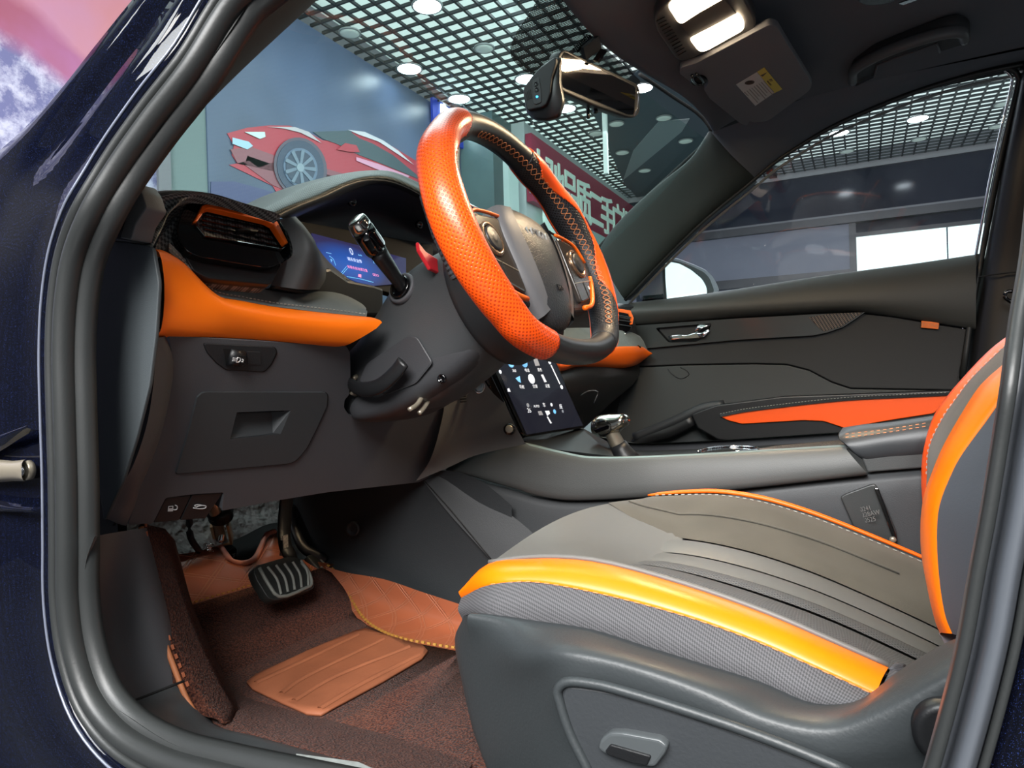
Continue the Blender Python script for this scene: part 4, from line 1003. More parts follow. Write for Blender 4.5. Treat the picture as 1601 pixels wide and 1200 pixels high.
sk = loft('wiper_light_stalk', [stalkring(0, .0075, .0075, 2), stalkring(.15, .0085, .008, 2), stalkring(.4, .0105, .009), stalkring(.60, .0125, .010)], M['plastic_black'], col_, 1, 3, closed=True, cap=True)
loft('stalk_knob', [stalkring(.60, .0128, .0105, 3), stalkring(.64, .0145, .012, 3), stalkring(.66, .0148, .012, 3.4), stalkring(.9, .014, .0115, 3.4)], M['gloss'], sk, 1, 3, closed=True, cap=True)
loft('stalk_end_cap', [stalkring(.9, .0141, .0116, 3.4), stalkring(.99, .0135, .011, 3.4), stalkring(1.03, .0125, .0095, 3.4), stalkring(1.045, .009, .007, 3)], mat('smoked_chrome', (150, 150, 146), .12, .9), sk, 1, 2, closed=True, cap=True)
c = b0.lerp(b1, .66); x = ax.cross(WN).normalized()
boxes('stalk_switch', [(c + x * .0155 + ax * .002, x * .003, ax * .006, WN * .004)], M['gloss'], sk, .001)
for pts in (((552, 592), (560, 588), (568, 594)), ((549, 612), (556, 616), (562, 610)), ((560, 626), (572, 620), (582, 618))):
    tube('column_bracket', [P(a, b, x=.60) for a, b in pts], .0035, M['steel'], col_, 8)
for pts in (((640, 640), (652, 632), (660, 620)), ((655, 646), (664, 636), (672, 622)), ((672, 622), (686, 616), (700, 610))):
    tube('column_bracket', [P(a, b, x=.50) for a, b in pts], .003, M['steel'], col_, 8)
# ---- wheel
sw_ = thing('steering_wheel', 'flat-bottomed steering wheel with orange and black leather rim', 'steering wheel', WC)
A_, B_, FL = .182, .157, .1437
def rimpt(th):
    c, s = math.cos(th), math.sin(th); h = A_ * c; v = B_ * s
    # smooth flattening of the bottom
    if v < -.10:
        k = (-v - .10) / (B_ - .10); v = -.10 - (FL - .10) * (1 - (1 - k) ** 1.305)
        h *= 1.0 + .06 * math.sin(math.pi * k) ** 2
    return W(h, v, 0)
NT, NP = 360, 84
def bump_(x, c, w): return math.exp(-((x - c) / w) ** 2)
def rsc(th):
    d = math.degrees(th) % 360
    r = .0152 + .0042 * (bump_(d, 180, 48) + bump_(d, 360, 48) + bump_(d, 0, 48))
    r += .0022 * (bump_(d, 150, 9) + bump_(d, 30, 9) + bump_(d, 122, 8) + bump_(d, 58, 8))
    return r
grid = []
ths = [2 * math.pi * i / NT for i in range(NT)]
for th in ths:
    p = rimpt(th); t = (rimpt(th + .01) - rimpt(th - .01)).normalized(); o_ = t.cross(WN).normalized()
    if o_.dot(p - W(0, -.01, 0)) < 0: o_ = -o_
    r = rsc(th); row = []
    for j in range(NP):
        f = 2 * math.pi * j / NP
        row.append(p + o_ * r * 1.0 * math.cos(f) + WN * r * 1.12 * math.sin(f))
    grid.append(row)
grid.append(grid[0])
def kind(i, j):
    d = math.degrees(ths[i % NT]); f = (360.0 * (j + .5) / NP)
    if f > 180: f -= 360
    left = 117 < d < 246; right = d < 66 or d > 302
    if not (left or right): return 'rim'
    dd = d if left else (180 - d) % 360          # mirrored
    wv = 78 + 26 * math.sin(math.radians((dd - 112) * 5.6)) + 8
    if dd < 127: wv = 60 + 60 * (dd - 117) / 10
    front = wv + 40 if not left else wv + 34
    if right and d > 302: front = 42 + (front - 42) * min(1, max(0, (d - 318) / 28))
    elif right and d < 30: front = front
    if -128 < f < front: return 'orange_left' if left else 'orange_right'
    return 'perf_left' if left else 'perf_right'
vs = [p for r in grid[:-1] for p in r]
arc = [0]
for i in range(NT): arc.append(arc[-1] + (grid[i + 1][0] - grid[i][0]).length * .9)
cells = {}
for i in range(NT):
    for j in range(NP): cells.setdefault(kind(i, j), []).append((i, j))
def part(name, cl, mt, puff=0):
    idx = {}; V = []; Fs = []; UV = []
    def vid(i, j):
        k = ((i % NT), (j % NP))
        if k not in idx:
            idx[k] = len(V); p = grid[k[0]][k[1]]; c = rimpt(ths[k[0]]); V.append(tuple(p + (p - c).normalized() * puff))
        return idx[k]
    for i, j in cl:
        Fs.append((vid(i, j), vid(i + 1, j), vid(i + 1, j + 1), vid(i, j + 1)))
        UV.append([(arc[i], j * .00147), (arc[i + 1], j * .00147), (arc[i + 1], (j + 1) * .00147), (arc[i], (j + 1) * .00147)])
    me = bpy.data.meshes.new('m'); me.from_pydata(V, [], Fs); uv = me.uv_layers.new(name='UVMap').data; q = 0
    for u in UV:
        for a in u: uv[q].uv = a; q += 1
    for p in me.polygons: p.use_smooth = True
    o = obj(name, me, mt, sw_)
    if puff: mods(o, thick=puff + .0004, off=-1)
    return o
# keep the leather rim whole underneath, sleeves sit proud of it
rim = part('rim', [(i, j) for i in range(NT) for j in range(NP)], M['leather'])
part('orange_grip', cells['orange_left'], M['orange_perf'], .0012)
part('orange_grip', cells['orange_right'], mat('smooth_orange_leather', (255, 88, 20), .33, grain=(1300, .15, .0003)), .0012)
part('perforated_inset', cells['perf_left'], M['black_perf'], .0006)
part('perforated_inset', cells['perf_right'], M['black_perf'], .0006)
# lacing along the inner front of the rim
def surf_at(d, f, lift=.0012):
    th = math.radians(d); p = rimpt(th); t = (rimpt(th + .01) - rimpt(th - .01)).normalized(); o_ = t.cross(WN).normalized()
    if o_.dot(p - W(0, -.01, 0)) < 0: o_ = -o_
    r = rsc(th) + lift; a = math.radians(f)
    return p + o_ * r * math.cos(a) + WN * r * 1.12 * math.sin(a)
lo_, hi_ = -46, 108
nper = 44
for ph in (0, math.pi):
    pts = []
    for k in range(nper * 6 + 1):
        d = lo_ + (hi_ - lo_) * k / (nper * 6); 
        fc = 158 - 22 * bump_(d, -40, 40)
        pts.append(surf_at(d, fc + 13 * math.sin(2 * math.pi * k / 12 + ph)))
    o = sweep('lacing', pts, circ(.0005, 5), M['thread'], sw_, up=lambda s: WN)
o = sweep('lacing', [surf_at(250 - k, 150 + 10 * math.sin(k * .9)) for k in range(0, 70)], circ(.0005, 5), M['thread'], sw_, up=lambda s: WN)
# spokes
SPM = mat('spoke_satin_black', (34, 32, 32), .3, grain=(900, .1))
PADM = mat('button_pad', (52, 46, 42), .22, coat=.3)
for sg in (-1, 1):
    _W = W
    def W(h, v, n=0, sg=sg, _W=_W): return _W(h + (-.014 if sg < 0 else 0) * min(1, abs(h) / .1), v, n - (.006 if sg < 0 else 0))
    outl = [(.045, .030), (.085, .022), (.128, .028), (.168, .040), (.172, -.010), (.166, -.062), (.142, -.050), (.125, -.062), (.098, -.082), (.045, -.088)]
    sp_ = slab('spoke', [W(sg * a, b, .002) for a, b in outl], WN * -.024, M['black_perf'], sw_, .005, 3)
    pad = slab('button_pad', [W(sg * a, b, .0085) for a, b in [(p.x, p.y) for p in rnd([(.066, .018), (.118, .012), (.134, -.008), (.130, -.034), (.104, -.066), (.066, -.076)], .006, 3)]], WN * -.008, PADM, sw_, .0018, 2)
    tube('orange_edge', [W(sg * a, b, .008) for a, b in ((.066, .0215), (.096, .020), (.122, .014), (.138, -.008))], .0022, M['orange'], pad, 8)
    tube('orange_edge', [W(sg * a, b, .007) for a, b in ((.137, -.030), (.133, -.040), (.108, -.071), (.092, -.079), (.070, -.083))], .0034, M['orange'], pad, 8)
    cc_ = W(sg * .101, -.016, .0085)
    rl_ = lathe('roller_ring', cc_, WN, [(.0205, -.002), (.0205, .002), (.019, .003), (.0165, .003), (.016, .0)], mat('bronze_ring', (150, 120, 95), .25, .8) if sg < 0 else bpy.data.materials['bronze_ring'], pad, 32)
    lathe('roller_button', cc_, WN, [(.0145, -.001), (.0145, .0035), (.012, .0045), (.008, .004), (.0055, .005), (.003, .0052)], M['leather'], pad, 32)
    boxes('button_gap', [(W(sg * .098, -.043, .0088), (W(sg * .13, -.037, 0) - W(sg * .066, -.049, 0)) / 2, WU * .0006, WN * .0003)], M['steel'], pad)
    boxes('button_gap', [(W(sg * .098, -.056, .0088), (W(0, .014, 0) - W(0, 0, 0)), WR * .0005, WN * .0003)], M['void'], pad)
    lathe('mute_symbol', W(sg * .112, -.050, .0087), WN, [(.0028, 0), (.0028, .0005), (.0016, .0005), (.0015, .0001)], M['print_white'], pad, 14)
    # thin metal top edge of the spoke
    W_keep = _W
    tube('spoke_edge', [W(sg * a, b, .004) for a, b in ((.060, .028), (.09, .024), (.125, .027))], .0016, M['chrome'] if sg < 0 else M['gloss'], sp_, 6)
    W = _W
def WH(h, v, n): return W(h * .93 - .008, v + .005, n - .018)
# airbag cover: domed cushion in the hub
ol = [(-.064, .030), (-.035, .040), (0, .043), (.035, .040), (.064, .030), (.074, .006), (.073, -.030), (.064, -.070), (.044, -.104), (.018, -.118), (0, -.120), (-.018, -.118), (-.044, -.104), (-.064, -.070), (-.073, -.030), (-.074, .006)]
olc = cr([Vector((a, b, 0)) for a, b in ol], 3, True)
cn = Vector((0, -.036, 0))
def hring(k, n): return [WH((cn + (p - cn) * k).x, (cn + (p - cn) * k).y, n) for p in olc]
hb_ = obj('airbag_cover', gridmesh([r + r[:1] for r in cr_rows] if False else [hring(1.0, -.03) + hring(1.0, -.03)[:1], hring(1.0, .006) + hring(1.0, .006)[:1], hring(.985, .013) + hring(.985, .013)[:1], hring(.95, .018) + hring(.95, .018)[:1], hring(.85, .024) + hring(.85, .024)[:1], hring(.66, .0295) + hring(.66, .0295)[:1], hring(.4, .033) + hring(.4, .033)[:1], hring(.15, .0345) + hring(.15, .0345)[:1], hring(.001, .0348) + hring(.001, .0348)[:1]]), mat('airbag_leather_grain', (50, 51, 53), .38, grain=(500, .8, .0008)), sw_)
# grey side bezels flanking the cover
for sg in (-1, 1):
    bz_ = [[WH(sg * a, b, n) for a, b, n in ((.066, .034, .002), (.079, .008, .003), (.079, -.030, .003), (.070, -.072, .003), (.050, -.108, .002))],
           [WH(sg * a, b, n) for a, b, n in ((.063, .033, .020), (.076, .006, .022), (.0755, -.030, .022), (.066, -.070, .022), (.046, -.106, .018))],
           [WH(sg * a, b, n) for a, b, n in ((.048, .028, .0295), (.050, .004, .031), (.047, -.030, .032), (.040, -.068, .030), (.030, -.098, .024))]]
    loft('side_bezel', bz_, mat('bezel_grey', (96, 96, 98), .45, grain=(900, .15)) if sg < 0 else bpy.data.materials['bezel_grey'], sw_, 4, 3)
# emblem lettering
for i, ch in enumerate('JETOUR'):
    h_ = -.030 + .012 * i
    text('emblem_letter', ch, WH(h_, -.002, .0332 - 1.9 * h_ * h_), WR, WU + WN * .12, .0155, mat('badge_silver', (214, 212, 208), .25, .6) if i == 0 else bpy.data.materials['badge_silver'], hb_, .0009, sx=1.0, bold=.0002)
text('airbag_mark', 'SRS', WH(.0, -.072, .0335), WR, WU - WN * .15, .011, M['plastic_black'], hb_, .0005)
tube('cover_notch', [WH(-.034, .028, .0225), WH(-.030, .026, .0242), WH(-.026, .029, .0235)], .0006, M['void'], hb_, 5)
# hub drum behind the spokes
lathe('hub_drum', W(0, -.036, -.085), WN, [(.088, 0), (.092, .008), (.092, .055), (.07, .072)], mat('drum_plastic', (40, 42, 44), .5, grain=(800, .2)), sw_, 40)
# red gear paddle
for sg in (-1, 1):
    slab('shift_paddle', [W(sg * a, b, -.105) for a, b in ((.045, .005), (.074, .010), (.084, .034), (.080, .046), (.070, .034), (.045, .026))], WN * -.005, mat('red_paddle', (214, 36, 48), .35) if sg < 0 else bpy.data.materials['red_paddle'], sw_, .0015)
# ================================================================ passenger door
door = thing('passenger_door', 'dark passenger side door with orange armrest and chrome handle', 'car door', (0, -.72, .5))
def dz(z): return off(z, 1000, 380, .4)
def dh(z): return off(z, 1000, 400, .1874)
def L(px, yy): return [P(a[0], a[1], y=yy if isinstance(yy, (int, float)) else yy(a)) for a in px]
xs_ = [985, 1060, 1150, 1240, 1330, 1430, 1526]
def poly(pts):
    def f(x):
        for (a, b), (c, d) in zip(pts, pts[1:]):
            if x <= c: return b + (d - b) * (x - a) / (c - a)
        return pts[-1][1]
    return f
belt = poly([(985, 473), (1000, 472), (1112, 458), (1206, 443), (1300, 429), (1430, 412), (1530, 397)])
lip = poly([(985, 479), (1000, 478), (1112, 466), (1206, 454), (1300, 443), (1430, 430), (1530, 412)])
crease = poly([(985, 487), (1000, 486), (1150, 483), (1244, 479), (1330, 476), (1430, 474), (1530, 472)])
groove = poly([(985, 509), (1000, 508), (1150, 497), (1300, 488.5), (1352, 487), (1400, 494), (1440, 502), (1510, 513), (1530, 516)])
def row(f, yy, d=0): return [P(x, f(x) + d, y=yy) for x in xs_]
r_ = [row(belt, -.745, 0), row(belt, -.715, 1), row(lip, -.685), row(crease, -.672), row(groove, -.69, -2), row(groove, -.70, 0)]
loft('upper_panel', r_, mat('door_upper', (60, 61, 59), .55, grain=(900, .3)), door, 4, 3)
# backing panel of the door
bk_ = slab('door_shell', [P(a, b, y=-.712) for a, b in ((960, 480), (1000, 500), (1150, 480), (1330, 460), (1527, 420), (1518, 515), (1498, 612), (1470, 760), (1400, 860), (940, 860), (930, 600))], (0, -.03, 0), mat('door_core_plastic', (40, 42, 43), .6, grain=(900, .3)), door, 0)
# middle panel: from inlay down to lower seam, flat dark cloth
ms = poly([(985, 574), (1075, 570), (1200, 568), (1235, 570), (1262, 577), (1300, 597), (1328, 607), (1500, 610)])
xm = [985, 1060, 1120, 1180, 1230, 1265, 1300, 1330, 1400, 1450, 1512]
slab('middle_panel', [P(x, groove(x) + 1.5, y=-.700) for x in xm] + [P(x, ms(x) - 1, y=-.700) for x in reversed(xm[:-1] + [1502])], (0, -.015, 0), mat('door_cloth', (43, 44, 45), .75, grain=(1100, .4)), door, .002)
# lower panel with map pocket
slab('lower_panel', [P(x, ms(x) + 1, y=-.697) for x in xm[:-1]] + [P(1500, 611, y=-.697), P(1480, 700, y=-.697), P(1450, 800, y=-.697), P(960, 800, y=-.697), P(965, 640, y=-.697)], (0, -.015, 0), mat('door_lower_plastic', (52, 55, 55), .6, grain=(900, .35)), door, .002)
tube('speaker_outline', L(dh([(235, 940), (262, 975), (330, 1020), (375, 1015), (412, 985), (385, 950), (340, 930)]), -.696), .0012, M['plastic_black'], door, 6)
# carbon printed inlay with handle bowl
bwl = dh([(130, 600), (605, 560), (570, 640), (480, 715), (240, 722)])
inl = dh([(-60, 582), (800, 522), (1500, 484)]) + [(1352, 488), (1335, 500), (1318, 511), (1295, 519), (1272, 524)] + dh([(800, 700), (70, 768), (-60, 775)])
g = holed('inlay', L(inl, -.690), L(rnd(bwl, 4, 3), -.690), 0, Vector((0, -.012, 0)), weave('inlay_carbon', (46, 50, 50), (62, 66, 65), 300, .3, .5, .08), door)
slab('inlay_tip', L(dz([(660, 290), (740, 275), (872, 270), (840, 292), (790, 325), (720, 345), (700, 330)]), -.6885), (0, -.003, 0), weave('inlay_gloss_carbon', (34, 34, 34), (110, 96, 84), 420, .12, .8, .4), g, .0006)
a_ = L(rnd(bwl, 4, 3), -.690); b_ = [p.lerp(L([(1068, 522)], -.690)[0], .12) + Vector((0, -.014, 0)) for p in a_]
obj('handle_bowl', gridmesh([a_ + a_[:1], b_ + b_[:1]]), M['gloss'], g)
slab('bowl_floor', b_, (0, -.001, 0), M['gloss'], g, 0)
hn = thing('x', 'x', 'x'); bpy.data.objects.remove(hn)
loft('door_handle', [L(dh([(240, 668), (255, 700), (262, 703)]), -.688), L(dh([(330, 658), (340, 680), (345, 690)]), -.683), L(dh([(400, 660), (405, 675), (410, 690)]), -.682), L(dh([(460, 640), (480, 670), (490, 685)]), -.680), L(dh([(520, 640), (545, 650), (540, 675)]), -.680), L(dh([(585, 600), (590, 625), (575, 640)]), -.684)], M['chrome'], door, 3, 3, thick=.003)
loft('handle_bracket', [L(dh([(455, 630), (470, 640), (485, 640)]), -.684), L(dh([(480, 590), (500, 600), (520, 605)]), -.682), L(dh([(495, 565), (530, 565), (600, 570)]), -.688)], M['chrome'], door, 3, 3, thick=.003)
# fabric tag in the seam
tg = slab('door_tag', L(dz([(1102, 303), (1172, 309), (1168, 336), (1100, 330)]), -.692), (0, -.008, 0), mat('tag_orange', (236, 120, 45), .6, grain=(900, .5)), door, .001)
text('tag_mark', 'JETOUR', L(dz([(1136, 320)]), -.6915)[0], L(dz([(1170, 323)]), -.692)[0] - L(dz([(1102, 317)]), -.692)[0], (0, 0, 1), .010, M['thread'], tg, .0003)
# armrest
slab('armrest_base', [P(a, b, y=-.64) for a, b in rnd(dz([(200, 668), (300, 632), (560, 598), (1215, 575), (1225, 600), (1150, 780), (850, 770), (400, 782), (305, 768), (225, 722)]), 3, 2)], (0, -.06, 0), M['plastic_black'], door, .006, 3)
ta = dz([(300, 662), (400, 640), (560, 618), (700, 602), (850, 593), (1000, 586), (1215, 576)])
tbk = dz([(360, 640), (420, 626), (560, 606), (700, 594), (850, 588), (1000, 580), (1200, 574)])
te = dz([(315, 674), (410, 655), (560, 636), (700, 620), (850, 607), (1000, 600), (1205, 590)])
am = loft('armrest_pad', [[P(a, b, y=-.695) for a, b in tbk], [P(a, b, y=-.65) for a, b in ta], [P(a, b, y=-.634) for a, b in te], [P(a, b + 2, y=-.63) for a, b in te]], M['black_perf'], door, 4, 3)
ob_ = dz([(312, 675), (500, 646), (700, 621), (850, 607), (1000, 599), (1205, 590), (1198, 620), (1150, 665), (1000, 688), (800, 722), (720, 695), (640, 692), (400, 706), (345, 692)])
slab('orange_inset', [P(a, b, y=-.634) for a, b in rnd(ob_, 3, 2)], (0, -.02, 0), M['orange_red'], door, .003, 3)
stitch('stitching', cr([P(a, b - 3, y=-.634) for a, b in te], 4), M['thread_grey'], am, .004, .003, .0005)
sws = slab('window_switches', [P(a, b, y=-.66) for a, b in dz([(330, 632), (560, 598), (580, 608), (400, 630), (350, 650)])], (0, -.03, -.004), M['gloss'], door, .001)
# door pull running down to the front
sweep('door_pull', cr([P(a, b, y=-.665) for a, b in dz([(-20, 760), (60, 728), (150, 690), (250, 645), (330, 632)])], 4), circ(.012, 10, .014), M['plastic_dark'], door, up=(0, 0, 1))
sweep('pocket_edge', cr([P(a, b, y=-.66) for a, b in dz([(-20, 790), (30, 760), (120, 735), (210, 690)])], 4), circ(.006, 8, .016), M['plastic_black'], door)
# door edge and gap at the rear
slab('door_edge', [P(a, b, y=-.70) for a, b in ((1525, 397), (1534, 396), (1518, 515), (1500, 615), (1480, 760), (1470, 760), (1492, 612), (1509, 515))], (0, -.04, 0), M['rubber'], door, .001)
# ================================================================ outside mirror
OPL = (P(1060, 440, y=-.87), Vector((-.95, .30, -.07)).normalized())
def OQ(px, l=0): return [P(a, b, pl=(OPL[0] + OPL[1] * l, OPL[1])) for a, b in px]
OM = [P(a, b, pl=OPL) for a, b in rnd(dh([(175, 60), (190, 20), (230, 5), (330, 20), (450, 65), (560, 115), (610, 160), (650, 230), (670, 290), (600, 380), (230, 400), (200, 330), (190, 180)]), 4, 3)]
om = slab('outside_mirror', OM, (.07, -.0, 0), mat('mirror_shell_silver', (165, 168, 178), .3, .3), door, .008, 3); om['label'] = 'silver door mirror with a bright reflection'
slab('mirror_bezel', [OQ([(a, b)], .003)[0] for a, b in rnd(dh([(195, 60), (230, 25), (330, 45), (440, 85), (540, 135), (585, 185), (625, 290), (560, 380), (215, 390), (205, 200)]), 4, 3)], (.004, -.004, 0), mat('mirror_bezel', (70, 74, 76), .4), om, .001)
gm = N('mirror_glass'); gm.sv('Metallic', 1); gm.sv('Roughness', .02); gm.col((.9, .93, .95, 1))
slab('mirror_glass', [OQ([(a, b)], .005)[0] for a, b in rnd(dh([(212, 60), (250, 48), (330, 62), (430, 115), (520, 190), (555, 250), (565, 300), (540, 380), (230, 390), (215, 200)]), 4, 3)], (.002, -.002, 0), gm.m, om, .0004)
slab('mirror_arm', [P(a, b, y=-.80) for a, b in dh([(0, 150), (60, 90), (175, 50), (195, 190), (210, 370), (20, 385)])], (.03, -.04, 0), M['gloss'], om, .006, 3)
# ================================================================ centre console
con = thing('centre_console', 'charcoal centre console between the front seats', 'console', (.1, 0, .45))
def kz(z): return off(z, 860, 600, .2873)
def ka(z): return off(z, 700, 480, .26667)
ce = [(700, 731), (740, 709), (772, 699), (804, 691), (828, 696), (868, 706), (913, 715), (940, 716), (967, 716), (1050, 713), (1150, 708), (1235, 703), (1320, 698)]
cl_ = [(700, 736), (740, 744), (770, 753), (807, 763), (830, 771), (860, 777), (887, 780), (940, 779), (993, 776), (1060, 771), (1150, 763), (1250, 752), (1356, 740)]
CY = .125
topr = [P(a, b, y=CY) for a, b in ce]
botr = [P(a, b, y=CY + .012) for a, b in cl_]
sp1 = loft('side_panel', [[p + Vector((0, -.012, .0)) for p in topr], topr, [a.lerp(b, .5) + Vector((0, .006, 0)) for a, b in zip(topr, botr)], botr, [p + Vector((0, -.02, -.004)) for p in botr]], mat('console_plastic', (76, 77, 76), .5, grain=(800, .35)), con, 3, 3)
# lower body, drooping to the carpet
lb0 = [p + Vector((0, .012, -.004)) for p in botr]
lb0 = [P(a, b - 2, y=CY - .012) for a, b in cl_] + [P(1444, 730, y=CY - .012)]
lb1 = [P(a, b, y=CY + .002) for a, b in ((690, 745), (735, 760), (765, 770), (800, 780), (830, 788), (860, 795), (887, 797), (940, 796), (993, 793), (1060, 787), (1150, 778), (1250, 766), (1356, 756), (1446, 748))]
lb2 = [P(a, b, y=CY + .004) for a, b in ((680, 790), (735, 820), (765, 840), (800, 850), (830, 860), (860, 870), (887, 880), (940, 880), (993, 880), (1060, 880), (1150, 870), (1250, 860), (1356, 860), (1450, 870))]
lb3 = [p + Vector((0, 0, -.16)) for p in lb2]
loft('console_body', [lb0, [a.lerp(b, .5) + Vector((0, .003, 0)) for a, b in zip(lb0, lb1)], lb1, lb2, lb3], mat('console_lower', (58, 60, 62), .55, grain=(800, .35)), con, 3, 4)
cb_ = box('console_core', (-.42, -.11, .42), (.30, .118, .61), M['void'], con)
# rear cheek under the armrest
slab('rear_cheek', [P(a, b, y=CY) for a, b in ((1322, 699), (1348, 718), (1356, 738), (1446, 731), (1470, 725), (1470, 690), (1352, 690))], (0, -.02, 0), mat('cheek_plastic', (66, 68, 68), .5, grain=(800, .35)), con, .002)
# top deck
def zl_(p): return p.z
de = cr(topr[3:], 3)
rows = [de, [p + Vector((0, -.006, .002)) for p in de], [p + Vector((0, -.012, .001)) for p in de]]
loft('deck_rim', rows, mat('satin_grey_rim', (120, 132, 128), .3, .4), con, 1, 2)
far = [Vector((p.x + .0, -.125, p.z + .0)) for p in de]
loft('deck_rim', [[p + Vector((0, .012, .002)) for p in far], far, [p + Vector((0, -.004, -.003)) for p in far]], bpy.data.materials['satin_grey_rim'], con, 1, 2)
deck = [[p + Vector((0, -.012, -.012)) for p in de], [Vector((p.x, 0, p.z - .016)) for p in de], [p + Vector((0, .012, -.012)) for p in far]]
loft('deck', deck, M['plastic_black'], con, 1, 2)
sweep('far_side', [p + Vector((0, -.004, -.05)) for p in far], [(-.004, -.05), (.004, -.05), (.004, .05), (-.004, .05)], M['plastic_dark'], con)
# silver trim around the cup area
c = P(1120, 702, y=.02)
cu = slab('cup_trim', [P(a, b, z=c.z + .002) for a, b in kz([(800, 372), (900, 345), (1040, 338), (1130, 352), (1060, 366), (900, 376)])], (0, 0, -.003), M['gloss'], con, .0008)
tube('cup_ring', [P(a, b, z=c.z + .003) for a, b in kz([(1010, 368), (1100, 362), (1135, 354), (1080, 342), (960, 340), (860, 350), (805, 368)])], .0018, M['chrome'], con, 8)
slab('bronze_deck', [P(a, b, z=c.z + .004) for a, b in kz([(1130, 352), (1230, 335), (1590, 303), (1600, 325), (1300, 350)])], (0, 0, -.003), mat('bronze_satin', (120, 108, 98), .25, .6), con, .0008)
# armrest lid
al = loft('armrest_lid', [[P(a, b, y=.0) for a, b in ((1318, 668), (1345, 664), (1400, 660), (1450, 652), (1520, 640))],
     [P(a, b, y=.09) for a, b in ((1313, 676), (1332, 668), (1390, 661), (1452, 652), (1540, 640))],
     [P(a, b, y=.118) for a, b in ((1312, 682), (1326, 680), (1390, 670), (1452, 661), (1540, 650))],
     [P(a, b, y=.128) for a, b in ((1314, 688), (1330, 694), (1390, 686), (1452, 680), (1540, 670))],
     [P(a, b, y=.128) for a, b in ((1321, 692), (1340, 710), (1390, 706), (1450, 702), (1540, 695))],
     [P(a, b, y=.122) for a, b in ((1330, 700), (1352, 720), (1390, 719), (1446, 715), (1540, 708))]], M['grey_leather'], con, 4, 4)
al.data.materials[0] = mat('armrest_leather', (50, 53, 56), .42, grain=(900, .3, .0004))
loft('lid_front', [[P(a, b, y=yy) for a, b, yy in ((1313, 676, .09), (1311, 682, .12), (1314, 688, .128), (1321, 692, .128), (1330, 700, .122))], [p + Vector((.0, -.0, 0)) for p in [P(a, b, y=yy) for a, b, yy in ((1313, 674, .03), (1310, 680, .03), (1312, 686, .03), (1318, 692, .03), (1326, 700, .03))]]], bpy.data.materials['armrest_leather'], al, 2, 2)
for dd in (0, 5):
    stitch('stitching', cr([P(a, b + dd, y=.121) for a, b in ((1322, 678), (1390, 670), (1452, 660))], 6), M['thread'], al, .004, .003, .0004, (0, .002, 0))
# folding flap on the console flank
fp = [P(a, b, y=.136) for a, b in rnd([(1314, 777), (1322, 772), (1360, 758), (1368, 757), (1374, 764), (1402, 832), (1402, 843), (1392, 849), (1334, 822)], 2, 2)]
fl2 = slab('side_flap', fp, (0, -.008, 0), mat('flap_plastic', (50, 52, 52), .45, grain=(800, .2)), con, .0015)
boxes('flap_hinge', [((P(1370, 762, y=.139) + P(1400, 842, y=.139)) / 2, (P(1370, 762, y=.139) - P(1400, 842, y=.139)) / 2, (.0025, 0, 0), (0, .004, 0))], M['gloss'], fl2, .001)
lathe('hinge_pin', P(1396, 843, y=.142), (0, 1, 0), [(.004, -.002), (.004, .003), (.002, .004)], M['steel'], fl2, 12)
for i, s in enumerate(('100241', 'FB02228AW', '230525')):
    ex = P(1370, 793, y=.15) - P(1345, 798, y=.136)
    text('stamped_mark', s, P(1349 + i * 3.5, 796 + 8.5 * i, y=.1378), ex, (.1, 0, 1), .0085, mat('stamp_grey', (110, 110, 108), .6) if i == 0 else bpy.data.materials['stamp_grey'], fl2, .0001)
# ================================================================ gear selector
gsx = thing('gear_selector', 'chrome topped gear selector on the console', 'gear lever', P(970, 712, y=.02))
GB, GT = P(975, 712, y=.02), P(952, 668, y=.03)
ga = (GT - GB).normalized()
lathe('lever_boot', GB, ga, [(.024, -.012), (.020, .0), (.0165, .012), (.0145, .022)], M['leather'], gsx, 20)
tube('boot_stitching', [GB + ga * h + Vector((-.0158 if h < .01 else -.014, .004, 0)) for h in (0, .012, .022)], .0006, M['thread'], gsx, 5)
lathe('lever_neck', GB, ga, [(.0125, .018), (.0125, .024), (.0118, .042), (.0125, .056)], M['steel'], gsx, 24)
def knobring(px, ry, rz, dz_=0):
    c = P(px[0], px[1], y=.025); return [c + Vector((0, ry * math.copysign(abs(math.cos(a)) ** .8, math.cos(a)), rz * math.copysign(abs(math.sin(a)) ** .8, math.sin(a)) + dz_)) for a in [2 * math.pi * k / 20 for k in range(20)]]
kb_ = loft('knob', [knobring((926, 667), .006, .005), knobring((928, 667), .013, .012), knobring((936, 666), .018, .0175), knobring((950, 665), .021, .019), knobring((964, 662), .021, .016), knobring((976, 658), .019, .012), knobring((982, 657), .012, .007), knobring((984, 657), .004, .003)], mat('satin_chrome', (190, 186, 176), .16, 1), gsx, 1, 3, closed=True, cap=True)
sweep('knob_band', [P(a, b, y=.047) for a, b in ((932, 657), (944, 657), (954, 662), (955, 672), (948, 680))], circ(.001, 6), M['gloss'], kb_)
slab('knob_inlay', [P(a, b, y=.0475) for a, b in ((928, 672), (951, 664), (953, 666), (952, 670), (932, 677))], (0, -.004, 0), M['gloss'], kb_, .0005)
